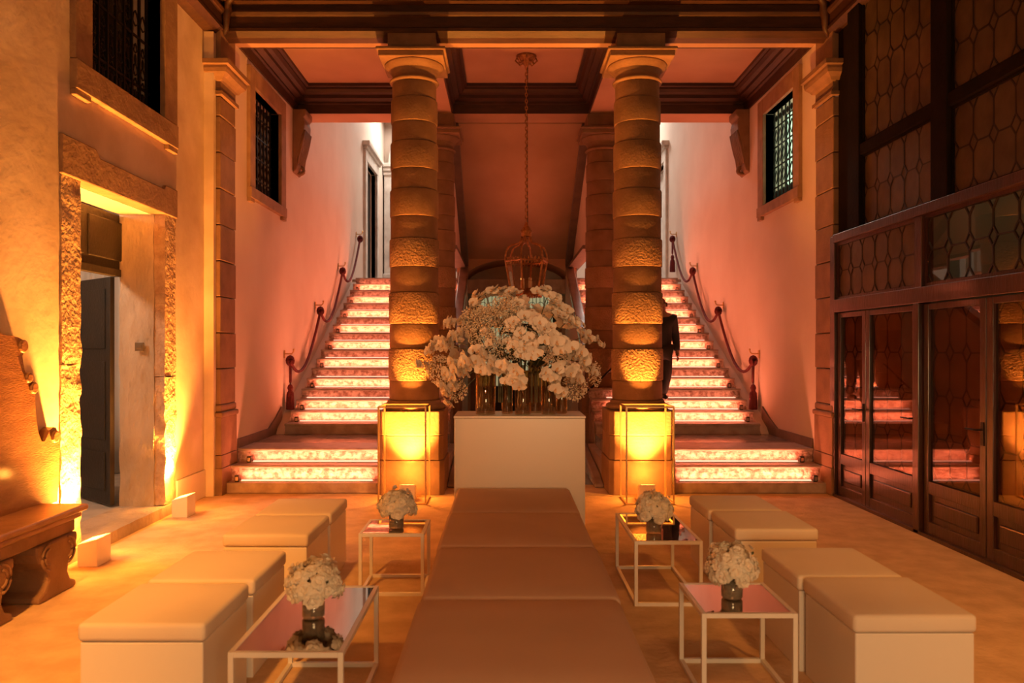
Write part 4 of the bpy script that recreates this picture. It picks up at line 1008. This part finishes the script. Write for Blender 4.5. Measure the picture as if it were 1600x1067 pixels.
for y in (5.06, 4.38, 3.2):
    prf = [(-.21,0),(.21,0),(.21,.04),(.14,.07),(.11,.13),(.13,.20),(.20,.26),(.225,.32),(.225,.37),(-.225,.37),(-.225,.32),(-.20,.26),(-.13,.20),(-.11,.13),(-.14,.07),(-.21,.04)]
    ft = MB().prism([(y+d, z) for d, z in prf], 'x', XL+.01, XL+.36).obj('carved_foot', 'stone', cb, bevel=.015)
    for sg in (-1, 1):
        for rr in (.05, .085):
            o = MB().tube([(XL+.362, y+sg*(.105-rr*math.cos(a)*.95), .275+rr*math.sin(a)) for a in [PI*.5+PI*1.0*i/10 for i in range(11)]], .010, 6).obj('foot_scroll', 'stone', None, smooth=True)
            o.parent = ft; o.location = (0,0,0)

# ------------------------------------------------------------------ man on the right stair
def skin_obj(name, verts, edges, radii, m, parent, root=0, sub=2):
    me = bpy.data.meshes.new(name); me.from_pydata([tuple(v) for v in verts], edges, []); me.materials.append(MATS[m])
    o = link(name, me, parent)
    sk = o.modifiers.new('skin', 'SKIN'); sk.use_smooth_shade = True
    if not me.skin_vertices: 
        bm = bmesh.new(); bm.from_mesh(me); bm.verts.layers.skin.verify(); bm.to_mesh(me); bm.free()
    for i, r in enumerate(radii):
        sv = me.skin_vertices[0].data[i]; sv.radius = r if isinstance(r, tuple) else (r, r); sv.use_root = (i == root)
    ss = o.modifiers.new('sub', 'SUBSURF'); ss.levels = sub; ss.render_levels = sub
    return o
pm = thing('person', 'man in a black suit walking down the right stair behind the column', 'person', (2.02, 11.12, LZ+2*RIS), 0)
# local frame: x to image right, y away, z up; he comes down the stair, weight on the front (lower) foot
J = dict(pel=(0,.02,.86), belly=(0,.02,1.0), chest=(0,.0,1.18), neckb=(0,-.02,1.36), neck=(.0,-.03,1.43), head=(.0,-.045,1.52), crown=(0,-.04,1.62),
  shL=(.165,-.01,1.33), elL=(.215,.05,1.08), wrL=(.235,-.0,.84), haL=(.237,-.02,.77),
  shR=(-.165,-.01,1.33), elR=(-.215,.0,1.07), wrR=(-.225,-.12,.84), haR=(-.222,-.15,.77),
  hipL=(.085,.02,.84), knL=(.075,-.04,.50), anL=(.05,.10,.215), toL=(.055,-.04,.175),
  hipR=(-.085,.02,.84), knR=(-.085,-.10,.46), anR=(-.08,-.06,.08), toR=(-.085,-.22,.03))
order = list(J); idx = {k: i for i, k in enumerate(order)}
E = [('pel','belly'),('belly','chest'),('chest','neckb'),('neckb','neck'),('neck','head'),('head','crown'),
     ('neckb','shL'),('shL','elL'),('elL','wrL'),('wrL','haL'),('neckb','shR'),('shR','elR'),('elR','wrR'),('wrR','haR'),
     ('pel','hipL'),('hipL','knL'),('knL','anL'),('anL','toL'),('pel','hipR'),('hipR','knR'),('knR','anR'),('anR','toR')]
RAD = dict(pel=(.14,.11), belly=(.14,.11), chest=(.155,.115), neckb=(.08,.07), neck=.052, head=(.072,.085), crown=(.055,.065), shL=.062, elL=.043, wrL=.03, haL=.03, shR=.062, elR=.043, wrR=.03, haR=.03,
  hipL=.085, knL=.058, anL=.04, toL=.035, hipR=.085, knR=.058, anR=.04, toR=.035)
bd = skin_obj('body', [J[k] for k in order], [(idx[a], idx[b]) for a, b in E], [RAD[k] for k in order], 'skin', pm)
def sub(keys, edges, grow, name, m, extra=None):
    keys = list(keys); ii = {k: i for i, k in enumerate(keys)}; vs = [J[k] for k in keys]
    rr = []
    for k in keys:
        r = RAD[k]; g = grow.get(k, grow['*']); rr.append((r[0]+g, r[1]+g) if isinstance(r, tuple) else r+g)
    return skin_obj(name, vs, [(ii[a], ii[b]) for a, b in edges], rr, m, pm)
sub(['pel','belly','chest','neckb','shL','elL','wrL','shR','elR','wrR'], [('pel','belly'),('belly','chest'),('chest','neckb'),('neckb','shL'),('shL','elL'),('elL','wrL'),('neckb','shR'),('shR','elR'),('elR','wrR')],
    {'*': .022, 'pel': .045, 'belly': .03, 'wrL': .02, 'wrR': .02}, 'jacket', 'suit')
sub(['pel','hipL','knL','anL','hipR','knR','anR'], [('pel','hipL'),('hipL','knL'),('knL','anL'),('pel','hipR'),('hipR','knR'),('knR','anR')], {'*': .02}, 'trousers', 'suit')
for s in 'LR':
    a, t_ = Vector(J['an'+s]), Vector(J['to'+s])
    sh = MB().ball((a+t_)/2+Vector((0,-.01,-.02)), .1, 10, 8, (.5,1.35,.48)).obj('shoe', 'shoe', pm, smooth=True)
    h, w_ = Vector(J['ha'+s]), Vector(J['wr'+s]); d = (h-w_).normalized(); sgn = 1 if s == 'L' else -1
    hn = MB()
    for k in range(4):
        off = Vector((0, (k-1.5)*.019, 0)); L_ = (.068,.078,.074,.058)[k]
        b0 = h+off+d*.012; hn.tube([b0, b0+d*L_*.5, b0+d*L_*.85+Vector((-sgn*.016,0,.004))], [.0095,.009,.007], 6)
    hn.tube([w_+d*.03+Vector((0,-.025,0)), w_+d*.06+Vector((-sgn*.012,-.045,0)), w_+d*.10+Vector((-sgn*.018,-.048,0))], [.012,.011,.008], 6)
    hn.obj('fingers', 'skin', pm, smooth=True)
hd = Vector(J['head'])
fc = MB().ball(hd+Vector((0,-.092,-.005)), .014, 8, 6, (.8,1.2,1.5)); fc.obj('nose', 'skin', pm, smooth=True)
for s in (-1, 1):
    MB().ball(hd+Vector((s*.078,.005,.0)), .03, 8, 6, (.35,.7,1)).obj('ear', 'skin', pm, smooth=True)
    MB().ball(hd+Vector((s*.03,-.078,.02)), .010, 8, 6, (1.2,.6,.7)).obj('eye', 'suit', pm, smooth=True)
MB().ball(hd+Vector((0,-.083,-.045)), .018, 8, 5, (1.3,.5,.35)).obj('mouth', 'rope', pm, smooth=True)
hh = MB()
for k in range(9):
    a = PI*k/8; hh.ball(hd+Vector((.066*math.cos(a), .008+.066*math.sin(a), .0)), .017, 6, 5, (1,1,2.0))
hh.obj('hair', 'hair', pm, smooth=True)
